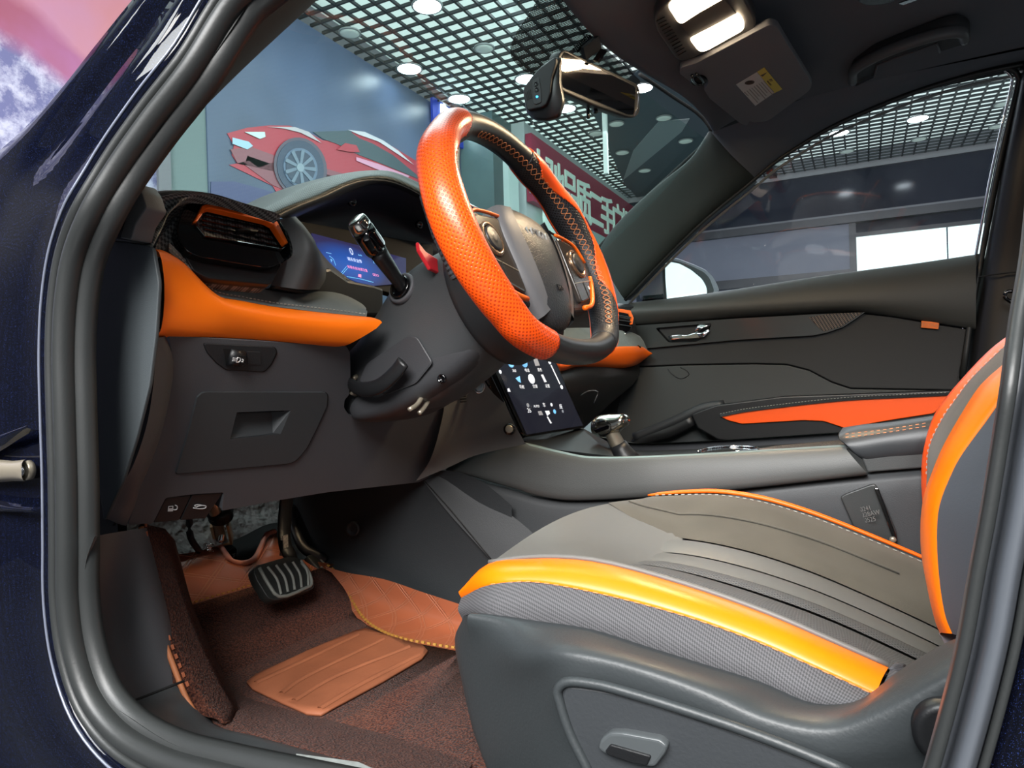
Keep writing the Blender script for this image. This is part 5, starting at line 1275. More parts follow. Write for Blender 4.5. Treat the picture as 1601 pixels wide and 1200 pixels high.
# ================================================================ touchscreen
ts = thing('touchscreen', 'upright black touchscreen with app icons on the centre stack', 'screen', P(850, 690, y=0))
TPL = plane3(P(787, 535, y=.10), P(905, 580, y=-.11), P(828, 681, y=.10))
TN = TPL[1] if TPL[1].x < 0 else -TPL[1]
def TS(px, lift=0): return [P(p[0], p[1], pl=(TPL[0] + TN * lift, TPL[1])) for p in px]
def tz(z): return off(z, 770, 530, .14172)
tb_ = slab('screen_body', TS(rnd(tz([(130, 15, 5), (700, 250, 6), (1020, 960, 8), (1010, 975, 4), (375, 1075, 8), (345, 1045, 6), (0, 290, 4), (-60, 160, 0)]), 4, 3)), -TN * .012, M['gloss'], ts, .0012)
tb2 = slab('screen_side', TS(tz([(0, 290), (345, 1040), (372, 1078), (330, 1100), (300, 1060), (-60, 300)]), -.006), -TN * .02, M['gloss'], ts, .001)
tdisp = N('touch_display'); tdisp.sv('Roughness', .05); tdisp.col((.012, .014, .02, 1)); tdisp.sv('Emission Strength', .5); tdisp.b.inputs['Emission Color'].default_value = rgb((34, 36, 50))
td = slab('display', TS(tz([(25, 260), (140, 35), (688, 258), (1000, 952), (380, 1050)]), .0006), -TN * .0005, tdisp.m, ts, 0)
tex = (TS(tz([(700, 640)]))[0] - TS(tz([(300, 640)]))[0]).normalized(); tey = TN.cross(tex)
if tey.z < 0: tey = -tey
IW = mat('icon_white', (215, 220, 228), .4, emit=.9); IB = mat('icon_blue', (120, 190, 240), .4, emit=.9); IG = mat('icon_grey', (150, 155, 165), .4, emit=.5)
def ic(a, b, r, m_, hole=True):
    c = TS(tz([(a, b)]), .0008)[0]
    lathe('app_icon', c, TN, [(r, 0), (r, .0003)] + ([(r * .62, .0003), (r * .6, 0)] if hole else []), m_, td, 20)
for a, b, r, m_, h in ((200, 260, .0085, IB, 1), (350, 260, .0085, IB, 0), (430, 438, .009, IW, 1), (630, 255, .004, IW, 1), (762, 528, .004, IW, 1), (685, 798, .004, IB, 1), (650, 722, .0032, IW, 1), (390, 730, .0036, IG, 1), (775, 795, .003, IG, 1), (85, 360, .0034, IW, 1), (300, 160, .003, IW, 1)): ic(a, b, r, m_, h)
def tq(name, pts, m_): slab(name, TS(tz(pts), .0009), -TN * .0003, m_, td, 0)
tq('app_icon', [(450, 215), (495, 215), (522, 290), (475, 295)], IG)
tq('app_icon', [(255, 430), (300, 405), (315, 480), (285, 465)], IB)
tq('app_icon', [(535, 392), (558, 388), (598, 470), (575, 475)], IW)
tq('app_icon', [(120, 90), (138, 82), (155, 108), (140, 112)], IW)
tq('app_icon', [(165, 545), (185, 540), (200, 580), (170, 578)], IW)
tq('app_icon', [(500, 795), (540, 790), (560, 835), (515, 838)], IG)
tq('app_icon', [(580, 790), (625, 788), (635, 820), (605, 845)], IW)
tq('app_icon', [(600, 855), (612, 852), (655, 925), (640, 930)], IW)
tq('slider', [(640, 285), (650, 282), (750, 492), (740, 496)], IW)
for s, a, b, z_ in (('导航', 325, 528, .007), ('空调', 470, 522, .007), ('360', 240, 348, .007), ('电话', 382, 345, .007), ('音乐', 522, 340, .007), ('设置', 608, 518, .007), ('26', 405, 788, .011), ('AUTO', 486, 740, .006), ('车', 570, 728, .009), ('座', 755, 745, .010), ('12:30', 155, 160, .007)):
    text('icon_caption', s, TS(tz([(a, b)]), .0009)[0], tex, tey, z_, IW, td, .0001)
# dark gloss shelf under the screen
slab('screen_shelf', [P(a, b, y=yy) for a, b, yy in ((812, 685, .10), (840, 700, .11), (900, 712, .11), (960, 713, .11), (950, 690, -.05), (905, 665, -.10), (870, 670, -.05))], (0, 0, -.01), M['plastic_black'], con, .001)
# ================================================================ driver's seat
seat = thing('driver_seat', 'grey and black driver seat with bright orange leather stripes', 'car seat', (.1, .37, .4))
def gz(z): return off(z, 650, 700, .594)
Cp_ = [(763, 881), (828, 873), (923, 877), (1006, 896), (1125, 935), (1244, 979), (1320, 1012), (1384, 1044), (1460, 1085)]
Ep_ = [(1012, 779), (1036, 776), (1080, 773), (1125, 773), (1190, 783), (1250, 800), (1303, 819), (1436, 874), (1520, 912)]
Fr = [P(a, b, y=.600) for a, b in Cp_]
Er = [P(a, b, y=.165) for a, b in Ep_]
def zdip(b): # lateral profile of the cushion
    return -.030 * math.sin(math.pi * min(1, max(0, b))) ** 1.2 + .006 * math.cos(2 * math.pi * b) - .006
cF = cr(Fr, 5); cE = cr(Er, 5)
NS = len(cF)
def Sp(a, b, lift=0):
    """point of the cushion top: a 0..1 front to rear, b 0 near side .. 1 console side"""
    f = a * (NS - 1); i = min(NS - 2, int(f)); k = f - i
    p = cF[i].lerp(cF[i + 1], k); q_ = cE[i].lerp(cE[i + 1], k)
    r = p.lerp(q_, b); dip = 1 if a > .25 else a / .25
    sb_ = math.sin(math.pi * min(1, max(0, b)))
    return r + Vector(((1 - dip) * .014 * sb_, 0, zdip(b) * dip + (1 - dip) * .013 * sb_ + lift))
def patch(name, a0, a1, b0, b1, m_, lift=0, na=24, nb=8, parent=seat, edge=.003, thick=.006):
    rows = []
    for i in range(na + 1):
        a = a0(i / na) if callable(a0) else a0 + (a1 - a0) * i / na
        row_ = []
        for j in range(nb + 1):
            bb0 = b0(a) if callable(b0) else b0; bb1 = b1(a) if callable(b1) else b1
            s = j / nb; b = bb0 + (bb1 - bb0) * s
            e = min(min(i, na - i) / 2.0, min(j, nb - j) / 1.0, 1)
            row_.append(Sp(a, b, lift - edge * (1 - e)))
        rows.append(row_)
    o = obj(name, gridmesh(rows), m_, parent); return o
M['seat_grey'] = mat('seat_grey_leather', (98, 97, 94), .5, grain=(900, .3, .0004))
M['seat_perf'] = perf('seat_perforated_grey', (92, 92, 92), (40, 40, 40), .5, 300, size=.22)
M['seat_suede'] = mat('seat_olive_suede', (84, 80, 72), .9, grain=(1500, .4), var=(18, .1), sheen=.2, spec=.15)
# base cushion under all panels
loft('cushion', [[Sp(i / 12, b, -.004) for b in (0, .12, .25, .4, .55, .7, .85, 1)] for i in range(13)], M['seat_grey'], seat, 3, 2)
# front roll
loft('front_roll', [[Sp(0, b, -.002) for b in (0, .2, .4, .6, .8, 1)], [Sp(0, b, -.02) + Vector((.018, 0, 0)) for b in (0, .2, .4, .6, .8, 1)], [Sp(0, b, -.07) + Vector((.022, 0, 0)) for b in (0, .2, .4, .6, .8, 1)], [Sp(0, b, -.14) + Vector((-.01, 0, 0)) for b in (0, .2, .4, .6, .8, 1)]], M['seat_grey'], seat, 3, 4)
b1f = lambda a: .30 + .10 * a
b2f = lambda a: .66
patch('front_panel', .0, .30, .0, .72, M['seat_grey'], .002, 10, 12)
patch('side_panel', .28, 1.0, .015, b1f, M['seat_perf'], .002, 26, 6)
for k in range(3):
    f0 = k / 3; f1 = (k + 1) / 3
    patch('centre_panel', .24 + .0 * k, 1.0, (lambda a, f=f0: b1f(a) + (b2f(a) - b1f(a)) * f + .004), (lambda a, f=f1: b1f(a) + (b2f(a) - b1f(a)) * f - .004), [M['seat_perf'], M['seat_grey'], M['seat_grey']][k], .004, 26, 4)
patch('suede_bolster', .0, 1.0, lambda a: .67 + .05 * max(0, 1 - a * 3), 1.0, M['seat_suede'], .003, 28, 8)
sweep('bolster_seam', [Sp(a, .80 + .04 * a, .0045) for a in [.05 + .04 * k for k in range(21)]], circ(.0012, 6), M['seat_suede'], seat)
# orange piping on the console side
pe = [Sp(k / 30, 1.0, .004 + .0) for k in range(31)]
sweep('orange_piping', [p + Vector((0, -.004, 0)) for p in pe], circ(.0042, 10, .0032), M['orange'], seat, up=(0, 0, 1), scale=lambda s: .35 + .65 * math.sin(math.pi * min(1, max(0, s * 1.02))) ** .5)
stitch('stitching', [Sp(.1 + .85 * k / 30, .965, .0045) for k in range(31)], M['thread_grey'], seat, .005, .004, .0005)
# far flank of the cushion
loft('far_flank', [[p + Vector((0, -.004, -.004)) for p in pe[::5]], [p + Vector((0, -.012, -.03)) for p in pe[::5]], [p + Vector((0, -.0, -.12)) for p in pe[::5]]], M['seat_grey'], seat, 3, 3)
# orange stripe down the near side
lo_s = [(721, 934), (769, 913), (828, 909), (917, 923), (1066, 961), (1185, 1003), (1280, 1045), (1369, 1086)]
up_s = [(724, 923), (763, 881), (828, 873), (923, 877), (1066, 914), (1200, 961), (1300, 1004), (1389, 1043)]
oU = [P(a, b, y=.600) for a, b in up_s]; oL = [P(a, b, y=.632) for a, b in lo_s]
oU[0] = P(724, 923, y=.585); oL[0] = P(721, 934, y=.59)
om_ = [a.lerp(b, .5) + Vector((0, .006, .004)) for a, b in zip(oU, oL)]
loft('orange_stripe', [[p + Vector((0, -.006, -.002)) for p in oU], oU, om_, oL, [p + Vector((0, -.004, -.004)) for p in oL]], mat('stripe_orange', (255, 122, 6), .34, grain=(1200, .15, .0003)), seat, 4, 4)
stitch('stitching', cr([p + Vector((0, .0012, .0005)) for p in oL[1:]], 5), M['thread'], seat, .004, .004, .0004)
sweep('stripe_welt', cr([p + Vector((0, -.002, .001)) for p in oU[1:]], 4), circ(.0022, 8), M['seat_grey'], seat)
# fabric side below the stripe
lw = [(722, 966), (765, 967), (828, 973), (917, 985), (1066, 1030), (1185, 1068), (1270, 1102), (1345, 1110)]
fL = [P(a, b, y=.645) for a, b in lw]; fL[0] = P(722, 966, y=.60)
fabr = weave('seat_side_cloth', (62, 62, 64), (90, 89, 92), 900, .85, 0, .4)
fm = [a.lerp(b, .5) + Vector((0, .006, 0)) for a, b in zip(oL, fL)]
loft('side_cloth', [oL, fm, fL, [p + Vector((0, -.01, -.02)) for p in fL]], fabr, seat, 4, 4)
loft('side_cloth', [[P(1369, 1086, y=.632), P(1380, 1070, y=.625), P(1392, 1046, y=.60)], [P(1345, 1110, y=.645), P(1380, 1100, y=.64), P(1412, 1052, y=.60)]], fabr, seat, 3, 3)
# cloth tails at the seat joint
loft('cloth_tail', [[P(1389, 1044, y=.60), P(1398, 1036, y=.59)], [P(1396, 1054, y=.60), P(1412, 1040, y=.58)], [P(1382, 1078, y=.62), P(1402, 1062, y=.6)]], fabr, seat, 3, 3, thick=.002)
loft('cloth_tail', [[P(1468, 992, y=.585), P(1496, 992, y=.585)], [P(1476, 1004, y=.59), P(1494, 1003, y=.59)], [P(1480, 1012, y=.58), P(1484, 1012, y=.58)]], mat('tail_cloth', (120, 114, 118), .8), seat, 3, 3, thick=.002)
# ---- plastic side cover
def lz(z): return off(z, 680, 960, .2623)
e0 = [(732, 961), (780, 966), (828, 973), (917, 985), (1006, 1012), (1090, 1038), (1185, 1068), (1270, 1102), (1350, 1096), (1416, 1052), (1480, 1014), (1540, 990)]
r1 = [(735, 1006), (775, 1013), (816, 1020), (870, 1016), (950, 1029), (1030, 1052), (1110, 1082), (1190, 1118), (1290, 1138), (1370, 1112), (1480, 1052), (1545, 1020)]
r2 = [(745, 1090), (790, 1090), (836, 1070), (880, 1050), (945, 1060), (1025, 1084), (1100, 1112), (1190, 1150), (1300, 1175), (1400, 1160), (1480, 1110), (1545, 1080)]
r3 = [(765, 1180), (812, 1190), (862, 1185), (900, 1140), (960, 1120), (1030, 1130), (1110, 1155), (1200, 1190), (1300, 1215), (1400, 1215), (1490, 1190), (1540, 1160)]
r4 = [(800, 1260), (850, 1290), (890, 1300), (930, 1290), (980, 1290), (1040, 1300), (1120, 1310), (1200, 1320), (1300, 1330), (1400, 1330), (1490, 1320), (1530, 1300)]
e0p = [P(a, b, y=.652) for a, b in e0]; e0i = [p + Vector((0, -.025, -.006)) for p in e0p]
r1p = [P(a, b, y=yy) for (a, b), yy in zip(r1, [.64, .655, .675] + [.69] * 9)]
r2p = [P(a, b, y=yy) for (a, b), yy in zip(r2, [.628, .648, .672] + [.692] * 9)]
r3p = [P(a, b, y=yy) for (a, b), yy in zip(r3, [.62, .642, .668] + [.685] * 9)]
r4p = [P(a, b, y=yy) for (a, b), yy in zip(r4, [.615, .64, .665] + [.68] * 9)]
front = [P(a, b, y=yy) for a, b, yy in ((732, 961, .60), (712, 994, .60), (719, 1036, .60), (735, 1099, .60), (765, 1190, .60))]
scm = mat('seat_cover_plastic', (50, 54, 56), .45, grain=(420, .3, .0006))
sc_ = loft('side_cover', [e0i, e0p, r1p, r2p, r3p, r4p], scm, seat, 4, 4)
left_ = [e0p[0], r1p[0], r2p[0], r3p[0], r4p[0]]
edge_ = [P(a, b, y=yy) for a, b, yy in ((732, 960, .63), (713, 996, .615), (724, 1060, .605), (744, 1140, .60), (790, 1260, .60))]
loft('cover_front', [left_, [a.lerp(b, .6) + Vector((.002, .004, 0)) for a, b in zip(left_, edge_)], edge_, [p + Vector((-.01, -.06, 0)) for p in edge_]], scm, sc_, 4, 3)
# recessed field with the lumbar switch
rc = rnd([(879, 1068), (920, 1072), (968, 1080), (1100, 1121), (1220, 1165), (1330, 1210), (1330, 1330), (960, 1330), (916, 1200), (890, 1144), (875, 1095)], 14, 4)
RPL = plane3(P(879, 1070, y=.688), P(1100, 1121, y=.6935), P(916, 1200, y=.688))
rp = [P(p.x, p.y, pl=RPL) + Vector((0, .0015, 0)) for p in rc]
slab('cover_recess', [P(p.x, p.y, y=.6965) for p in rc], (0, -.01, 0), mat('recess_plastic', (48, 51, 54), .5, grain=(420, .3, .0006)), sc_, .003, 2)
sweep('recess_rim', [P(p.x, p.y, y=.697) for p in cr([Vector((a, b, 0)) for a, b in ((940, 1260), (920, 1205), (892, 1148), (876, 1100), (872, 1078), (884, 1066), (930, 1069), (975, 1080), (1100, 1119), (1220, 1162), (1330, 1207))], 4)], circ(.0035, 8), scm, sc_, up=(0, 1, 0))
sb = slab('lumbar_switch', [P(p.x, p.y, y=.703) for p in rnd(lz([(968, 800), (985, 745), (1040, 705), (1120, 705), (1340, 745), (1388, 785), (1375, 830), (1310, 915), (1200, 905), (1000, 830)]), 5, 3)], (0, -.012, 0), M['gloss'] if False else mat('switch_grey', (70, 74, 76), .3), seat, .004, 3)
slab('switch_face', [P(p.x, p.y, y=.7045) for p in rnd(lz([(1010, 820), (1045, 775), (1290, 845), (1262, 905), (1180, 890), (1030, 840)]), 3, 2)], (0, -.003, 0), M['plastic_black'], sb, .001)
lathe('recline_pivot', P(1486, 1150, y=.70), (0, 1, 0), [(.018, -.02), (.018, .0), (.015, .003), (.012, .002)], M['plastic_black'], seat, 32)
# ---- backrest
def rz(z): return off(z, 1400, 380, .2666)
n0 = [(1575, 567), (1551, 588), (1533, 607), (1507, 647), (1477, 700), (1460, 740), (1445, 785), (1441, 852), (1447, 902), (1465, 977), (1471, 992)]
n1 = [(1573, 612), (1556, 634), (1540, 657), (1522, 681), (1498, 715), (1485, 740), (1466, 790), (1462, 840), (1467, 915), (1476, 965), (1486, 990)]
ext0 = [(1625, 510)] + n0; ext1 = [(1620, 560)] + n1
A0 = [P(a, b, y=.575) for a, b in ext0]; A1 = [P(a, b, y=.612) for a, b in ext1]
br = thing('x', 'x', 'x'); bpy.data.objects.remove(br)
loft('orange_stripe', [[p + Vector((0, -.012, 0)) for p in A0], A0, [a.lerp(b, .5) + Vector((.003, .004, .002)) for a, b in zip(A0, A1)], A1, [p + Vector((-.006, -.002, 0)) for p in A1]], bpy.data.materials['stripe_orange'], seat, 4, 3)
f0 = [(1640, 475), (1583, 519), (1549, 545), (1507, 588), (1480, 620), (1461, 647), (1444, 700), (1440, 745), (1443, 800), (1446, 900), (1450, 960), (1460, 1000)]
f1 = [(1640, 490), (1581, 532), (1550, 560), (1517, 593), (1493, 625), (1475, 651), (1453, 698), (1449, 745), (1447, 800), (1450, 900), (1455, 960), (1464, 1000)]
B0 = [P(a, b, y=.15) for a, b in f0]; B1 = [P(a, b, y=.175) for a, b in f1]
loft('orange_stripe', [[p + Vector((-.02, .0, 0)) for p in B0], B0, B1], M['orange_red'], seat, 4, 2)
mid_ = [a.lerp(b, .5) + Vector((-.020, 0, .0)) for a, b in zip(B1, A0)]
q1 = [a.lerp(b, .22) + Vector((-.006, 0, .0)) for a, b in zip(B1, A0)]
q3 = [a.lerp(b, .8) + Vector((-.010, 0, .0)) for a, b in zip(B1, A0)]
loft('backrest_front', [B1, q1, mid_, q3, A0], M['suede_dark'], seat, 4, 4)
stitch('stitching', cr([p + Vector((.001, .004, .001)) for p in [a.lerp(b, .03) for a, b in zip(B1, A0)][1:8]], 6), M['thread_grey'], seat, .0035, .003, .0004)
sideo = [p + Vector((-.05, .018, .0)) for p in A1]; sideb = [p + Vector((-.14, -.01, .0)) for p in A1]
loft('backrest_side', [[p + Vector((-.001, 0, 0)) for p in A1], [a.lerp(b, .5) + Vector((0, .006, 0)) for a, b in zip(A1, sideo)], sideo, sideb], mat('backrest_side_leather', (70, 74, 80), .5, grain=(900, .2, .0004)), seat, 4, 4)
# ================================================================ footwell, mats, pedals
fw = body
slab('floor_pan', [Vector(v) for v in ((-.6, .70, .395), (.78, .70, .395), (.78, -.70, .395), (-.6, -.70, .395))], (0, 0, -.02), M['void'], fw, 0)
FM = mat('firewall_felt', (118, 116, 114), .95, grain=(60, 1.0, .012), var=(14, .35))
slab('firewall', [Vector(v) for v in ((1.02, .70, .40), (1.02, -.70, .40), (1.02, -.70, .86), (1.02, .70, .86))], (.03, 0, 0), FM, fw, 0)
loft('carpet_fold', [[Vector((.93, y_, .56 + .01 * math.sin(y_ * 30))) for y_ in (.15, .25, .32, .40, .5, .62)], [Vector((.965, y_, .60 + .012 * math.sin(y_ * 23))) for y_ in (.15, .25, .32, .40, .5, .62)], [Vector((.975, y_, .68)) for y_ in (.15, .25, .32, .40, .5, .62)], [Vector((1.0, y_, .84)) for y_ in (.15, .25, .32, .40, .5, .62)]], FM, fw, 4, 4)
# left wall strip and felt under the fuse box
slab('left_wall', [Vector(v) for v in ((.70, .665, .39), (1.03, .665, .39), (1.03, .665, .80), (.70, .665, .70))], (0, .01, 0), M['void'], fw, 0)
slab('toe_board', [Vector(v) for v in ((.70, .66, .36), (.70, -.66, .36), (1.03, -.66, .575), (1.03, .66, .575))], (.01, 0, -.02), M['void'], fw, 0)
# tunnel side: carpeted panel right of the pedals
tw = [[P(a, b, y=yy) for a, b, yy in ((445, 770, .20), (500, 765, .19), (600, 752, .175), (700, 735, .16), (752, 752, .155), (800, 790, .15))],
      [P(a, b, y=yy) for a, b, yy in ((462, 820, .19), (520, 820, .18), (610, 810, .17), (690, 800, .16), (750, 805, .155), (800, 830, .15))],
      [P(a, b, y=yy) for a, b, yy in ((490, 862, .185), (560, 880, .175), (620, 880, .17), (690, 880, .16), (740, 880, .155), (790, 880, .15))],
      [P(a, b, y=yy) for a, b, yy in ((520, 890, .185), (580, 908, .178), (640, 925, .17), (700, 942, .165), (730, 948, .16), (800, 960, .15))],
      [P(a, b, y=yy) for a, b, yy in ((560, 960, .185), (600, 980, .178), (660, 1000, .17), (720, 1020, .165), (760, 1030, .16), (830, 1060, .15))]]
tnl = loft('tunnel_side', tw, mat('tunnel_dark', (30, 34, 37), .6, grain=(700, .3)), fw, 4, 4)
lathe('screw_plug', P(552, 826, y=.192), (-.2, 1, 0), [(.013, -.002), (.013, .003), (.010, .004), (.008, .0), (.004, .001)], M['plastic_dark'], tnl, 20)
# upper console flank panel (between tunnel and seat)
loft('flank_panel', [[P(a, b, y=yy) for a, b, yy in ((662, 752, .168), (690, 741, .16), (715, 738, .15))],
                     [P(a, b, y=yy) for a, b, yy in ((700, 800, .168), (740, 800, .16), (780, 790, .15))],
                     [P(a, b, y=yy) for a, b, yy in ((745, 850, .168), (790, 850, .16), (840, 840, .148))],
                     [P(a, b, y=yy) for a, b, yy in ((790, 900, .168), (830, 900, .16), (880, 900, .148))]], mat('flank_plastic', (50, 52, 54), .5, grain=(800, .3)), fw, 4, 4)
tube('panel_seam', [P(664, 752, y=.171), P(700, 792, y=.171), P(735, 834, y=.171), P(768, 874, y=.171)], .0009, M['void'], fw, 6)
# ---- the mat set
q = N('brown_carpet'); q.sv('Roughness', .95); q.sv('Specular IOR Level', .1); q.sv('Sheen Weight', .06)
n1_ = q.noise(420, 2); n2_ = q.noise(6, 4)
cA = q.mix(q.ramp(n1_, .35, .68), rgb((36, 18, 17)), rgb((98, 56, 42)))
cB = q.mix(q.ramp(n2_, .52, .75), cA, rgb((100, 72, 60))); 
x_ = q.mix(.35, cA, cB); q.col(x_); q.bump(n1_, 1.0, .004); M['carpet'] = q.m
M['brown_leather'] = quilt('quilted_brown_leather', (146, 80, 54), (168, 104, 76), .05)
M['pad_brown'] = mat('heel_pad_rubber', (142, 84, 56), .6, grain=(300, .4), var=(20, .12))
mt = thing('floor_mat', 'brown carpet and tan leather floor mat in the driver footwell', 'floor mat', (.6, .4, .41))
ZF = .42
TB = (Vector((.76, 0, ZF)), Vector((-.70, 0, 1)).normalized())
def G(a, b, lift=0):
    p = P(a, b, z=ZF)
    if p.x > .76: p = P(a, b, pl=TB)
    return p + Vector((0, 0, lift))
m0 = [(296, 1110), (322, 1129), (347, 1140), (400, 1153), (457, 1167), (567, 1198), (700, 1245), (900, 1330)]
m1 = [(345, 1075), (372, 1090), (400, 1098), (470, 1110), (540, 1125), (640, 1150), (760, 1180), (940, 1230)]
m2 = [(325, 1020), (370, 1040), (410, 1050), (480, 1050), (560, 1060), (650, 1080), (750, 1090), (900, 1120)]
m3 = [(306, 980), (350, 985), (400, 985), (470, 985), (540, 990), (605, 1008), (720, 1028), (850, 1060)]
m4 = [(296, 952), (345, 937), (400, 920), (450, 912), (500, 905), (548, 945), (575, 985), (620, 1010)]
def mp_(r, l=0): return [G(a, b, l) for a, b in r]
r0_ = [P(a, b, y=.60) for a, b in m0]
m1p = mp_(m1); 
# far edge of the mat under the seat
base_pts = [[Vector((x0, y0, ZF)) for y0 in (.60, .54, .47, .40, .33, .27, .22, .19)] for x0 in (-.1, .2, .45, .62, .76)]
sl = [[Vector((.76 + d, y0, ZF + .70 * d)) for y0 in (.60, .54, .47, .40, .33, .27, .22, .19)] for d in (.05, .10)]
# main carpet as a plane with slope, trimmed by outline
def mat_outline(px, thick, m_, name, lift=0, parent=mt):
    """flat piece draped on floor and toe board: triangulated outline split at the bend"""
    pts = [(a, b) for a, b in px]
    bm = bmesh.new(); P3 = []
    # work in the unfolded floor coordinates
    def unf(p):
        return Vector((p.x, p.y, 0)) if p.x <= .76 else Vector((.76 + (p.x - .76) * 1.2207, p.y, 0))
    def fold(v): return Vector((v.x, v.y, ZF)) if v.x <= .76 else Vector((.76 + (v.x - .76) / 1.2207, v.y, ZF + .70 * (v.x - .76) / 1.2207))
    vs = [bm.verts.new(unf(G(a, b))) for a, b in pts]
    f = bm.faces.new(vs); bmesh.ops.triangulate(bm, faces=[f])
    for k in range(1, 30):
        x0 = .30 + k * .025
        bmesh.ops.bisect_plane(bm, geom=bm.verts[:] + bm.edges[:] + bm.faces[:], plane_co=(x0 + .01, 0, 0), plane_no=(1, 0, 0))
    bmesh.ops.bisect_plane(bm, geom=bm.verts[:] + bm.edges[:] + bm.faces[:], plane_co=(.76, 0, 0), plane_no=(1, 0, 0))
    uvl = bm.loops.layers.uv.new('UVMap')
    for fc in bm.faces:
        for l in fc.loops: l[uvl].uv = (l.vert.co.x, l.vert.co.y)
    bmesh.ops.recalc_face_normals(bm, faces=bm.faces[:])
    for fc in bm.faces:
        if fc.normal.z < 0: fc.normal_flip()
    for v in bm.verts: v.co = fold(v.co) + Vector((0, 0, lift))
    me = bpy.data.meshes.new('m'); bm.to_mesh(me); bm.free()
    for p in me.polygons: p.use_smooth = True
    o = obj(name, me, m_, parent); mods(o, thick=thick, off=1); return o
mat_outline([(296, 952), (345, 937), (400, 920), (450, 910), (500, 892), (525, 905), (548, 950), (575, 985), (620, 1008), (720, 1027), (850, 1040), (1000, 1150), (1000, 1400), (700, 1300), (567, 1210), (457, 1180), (400, 1166), (347, 1150), (322, 1140), (296, 1118), (290, 1080)], .008, M['carpet'], 'carpet_panel')
mat_outline([(262, 866), (285, 858), (320, 856), (342, 860), (352, 872), (362, 884), (378, 888), (396, 882), (408, 862), (418, 842), (430, 837), (436, 860), (434, 872), (480, 880), (520, 885), (500, 896), (450, 914), (400, 924), (345, 941), (296, 956), (280, 960)], .007, M['brown_leather'], 'leather_panel', -.001)
lw_ = loft('leather_side', [[P(a, b, y=yy) for a, b, yy in ((495, 880, .206), (535, 893, .20), (600, 905, .20), (660, 925, .20), (730, 948, .20), (830, 985, .20))],
      [P(a, b, y=yy) for a, b, yy in ((505, 890, .21), (545, 915, .206), (605, 945, .206), (665, 965, .206), (735, 985, .206), (835, 1015, .206))],
      [G(a, b, .004) for a, b in ((512, 900), (544, 948), (572, 985), (617, 1012), (722, 1028), (840, 1045))]], quilt('quilted_side_leather', (150, 84, 56), (168, 104, 76), .05, world=True), mt, 4, 4)
# binding stitches
stitch('stitching', cr([G(a, b, .012) for a, b in ((512, 893), (532, 910), (550, 948), (575, 983), (620, 1007), (670, 1018), (720, 1026), (800, 1036))], 6), mat('gold_thread', (168, 122, 50), .7), mt, .006, .004, .0016)
stitch('stitching', cr([G(a, b, .011) for a, b in ((296, 955), (345, 940), (400, 923), (450, 912), (490, 897))], 6), bpy.data.materials['gold_thread'], mt, .005, .004, .001)
sweep('leather_binding', cr([G(a, b, .008) for a, b in ((262, 866), (285, 858), (320, 856), (342, 860), (352, 872), (362, 884), (378, 888), (396, 882), (408, 862), (418, 842), (430, 837))], 5), circ(.0045, 8), mat('pink_binding', (190, 120, 100), .6), mt, up=(0, 0, 1))
loft('carpet_edge', [[P(a, b, y=.652) + Vector((0, .006, -.02)) for a, b in ((296, 1112), (322, 1131), (347, 1142), (400, 1155), (457, 1170), (567, 1201), (700, 1248))],
      [P(a, b, y=.652) for a, b in ((296, 1112), (322, 1131), (347, 1142), (400, 1155), (457, 1170), (567, 1201), (700, 1248))],
      [P(a, b, y=.63) for a, b in ((322, 1106), (346, 1118), (366, 1124), (412, 1140), (470, 1155), (580, 1186), (715, 1232))],
      [G(a, b, .006) for a, b in ((352, 1070), (372, 1084), (392, 1098), (440, 1112), (500, 1128), (610, 1156), (740, 1200))]], M['carpet'], mt, 4, 4)
# raised flap over the sill side
fa = [(222, 824), (227, 870), (238, 930), (252, 985), (272, 1040), (292, 1090), (310, 1122)]
fb = [(232, 820), (243, 868), (258, 928), (275, 985), (298, 1040), (325, 1090), (355, 1128)]
fc_ = [(258, 826), (270, 870), (287, 920), (303, 965), (322, 1010), (346, 1060), (372, 1108)]
fa3 = [P(a, b, y=.662) for a, b in fa]; fb3 = [P(a, b, y=.645) for a, b in fb]; fc3 = [P(a, b, y=.60) for a, b in fc_]
flp = loft('carpet_flap', [[p + Vector((0, .004, -.02)) for p in fa3], fa3, [a.lerp(b, .5) + Vector((0, 0, .003)) for a, b in zip(fa3, fb3)], fb3, fc3], M['carpet'], mt, 4, 4, thick=.004)
fd3 = [G(a, b, .004) for a, b in ((275, 850), (285, 890), (300, 945), (318, 990), (340, 1040), (362, 1080), (380, 1112))]
loft('flap_inner_side', [fc3, [a.lerp(b, .5) for a, b in zip(fc3, fd3)], fd3], M['carpet'], mt, 4, 2)
sweep('flap_edge', cr([p + Vector((0, .001, .001)) for p in fa3], 4), circ(.0028, 8), mat('flap_edge_tan', (178, 110, 70), .6), mt)
stitch('stitching', cr([p + Vector((0, -.004, .005)) for p in fa3[:6]], 5), mat('copper_thread', (160, 90, 60), .7), mt, .005, .005, .001)
# torn orange seam at the foot of the flap
it_path = cr([P(a, b, y=yy) for a, b, yy in ((325, 1040, .60), (338, 1066, .598), (350, 1088, .594), (366, 1108, .59))], 5)
sweep('seam_welt', it_path, circ(.003, 8), mat('orange_welt', (206, 130, 78), .6), mt)
it = []
for k in range(14):
    p = resample(it_path, 14)[k]; x, y, z = Vector((.8, -.5, .3)).normalized(), Vector((.4, .7, 0)).normalized(), Vector((0, 0, 1))
    it.append((p + x * .003, x * (.006 + .003 * (k % 3)), y * .0006, z * .0008))
stuff(boxes('seam_threads', it, bpy.data.materials['gold_thread'], mt))
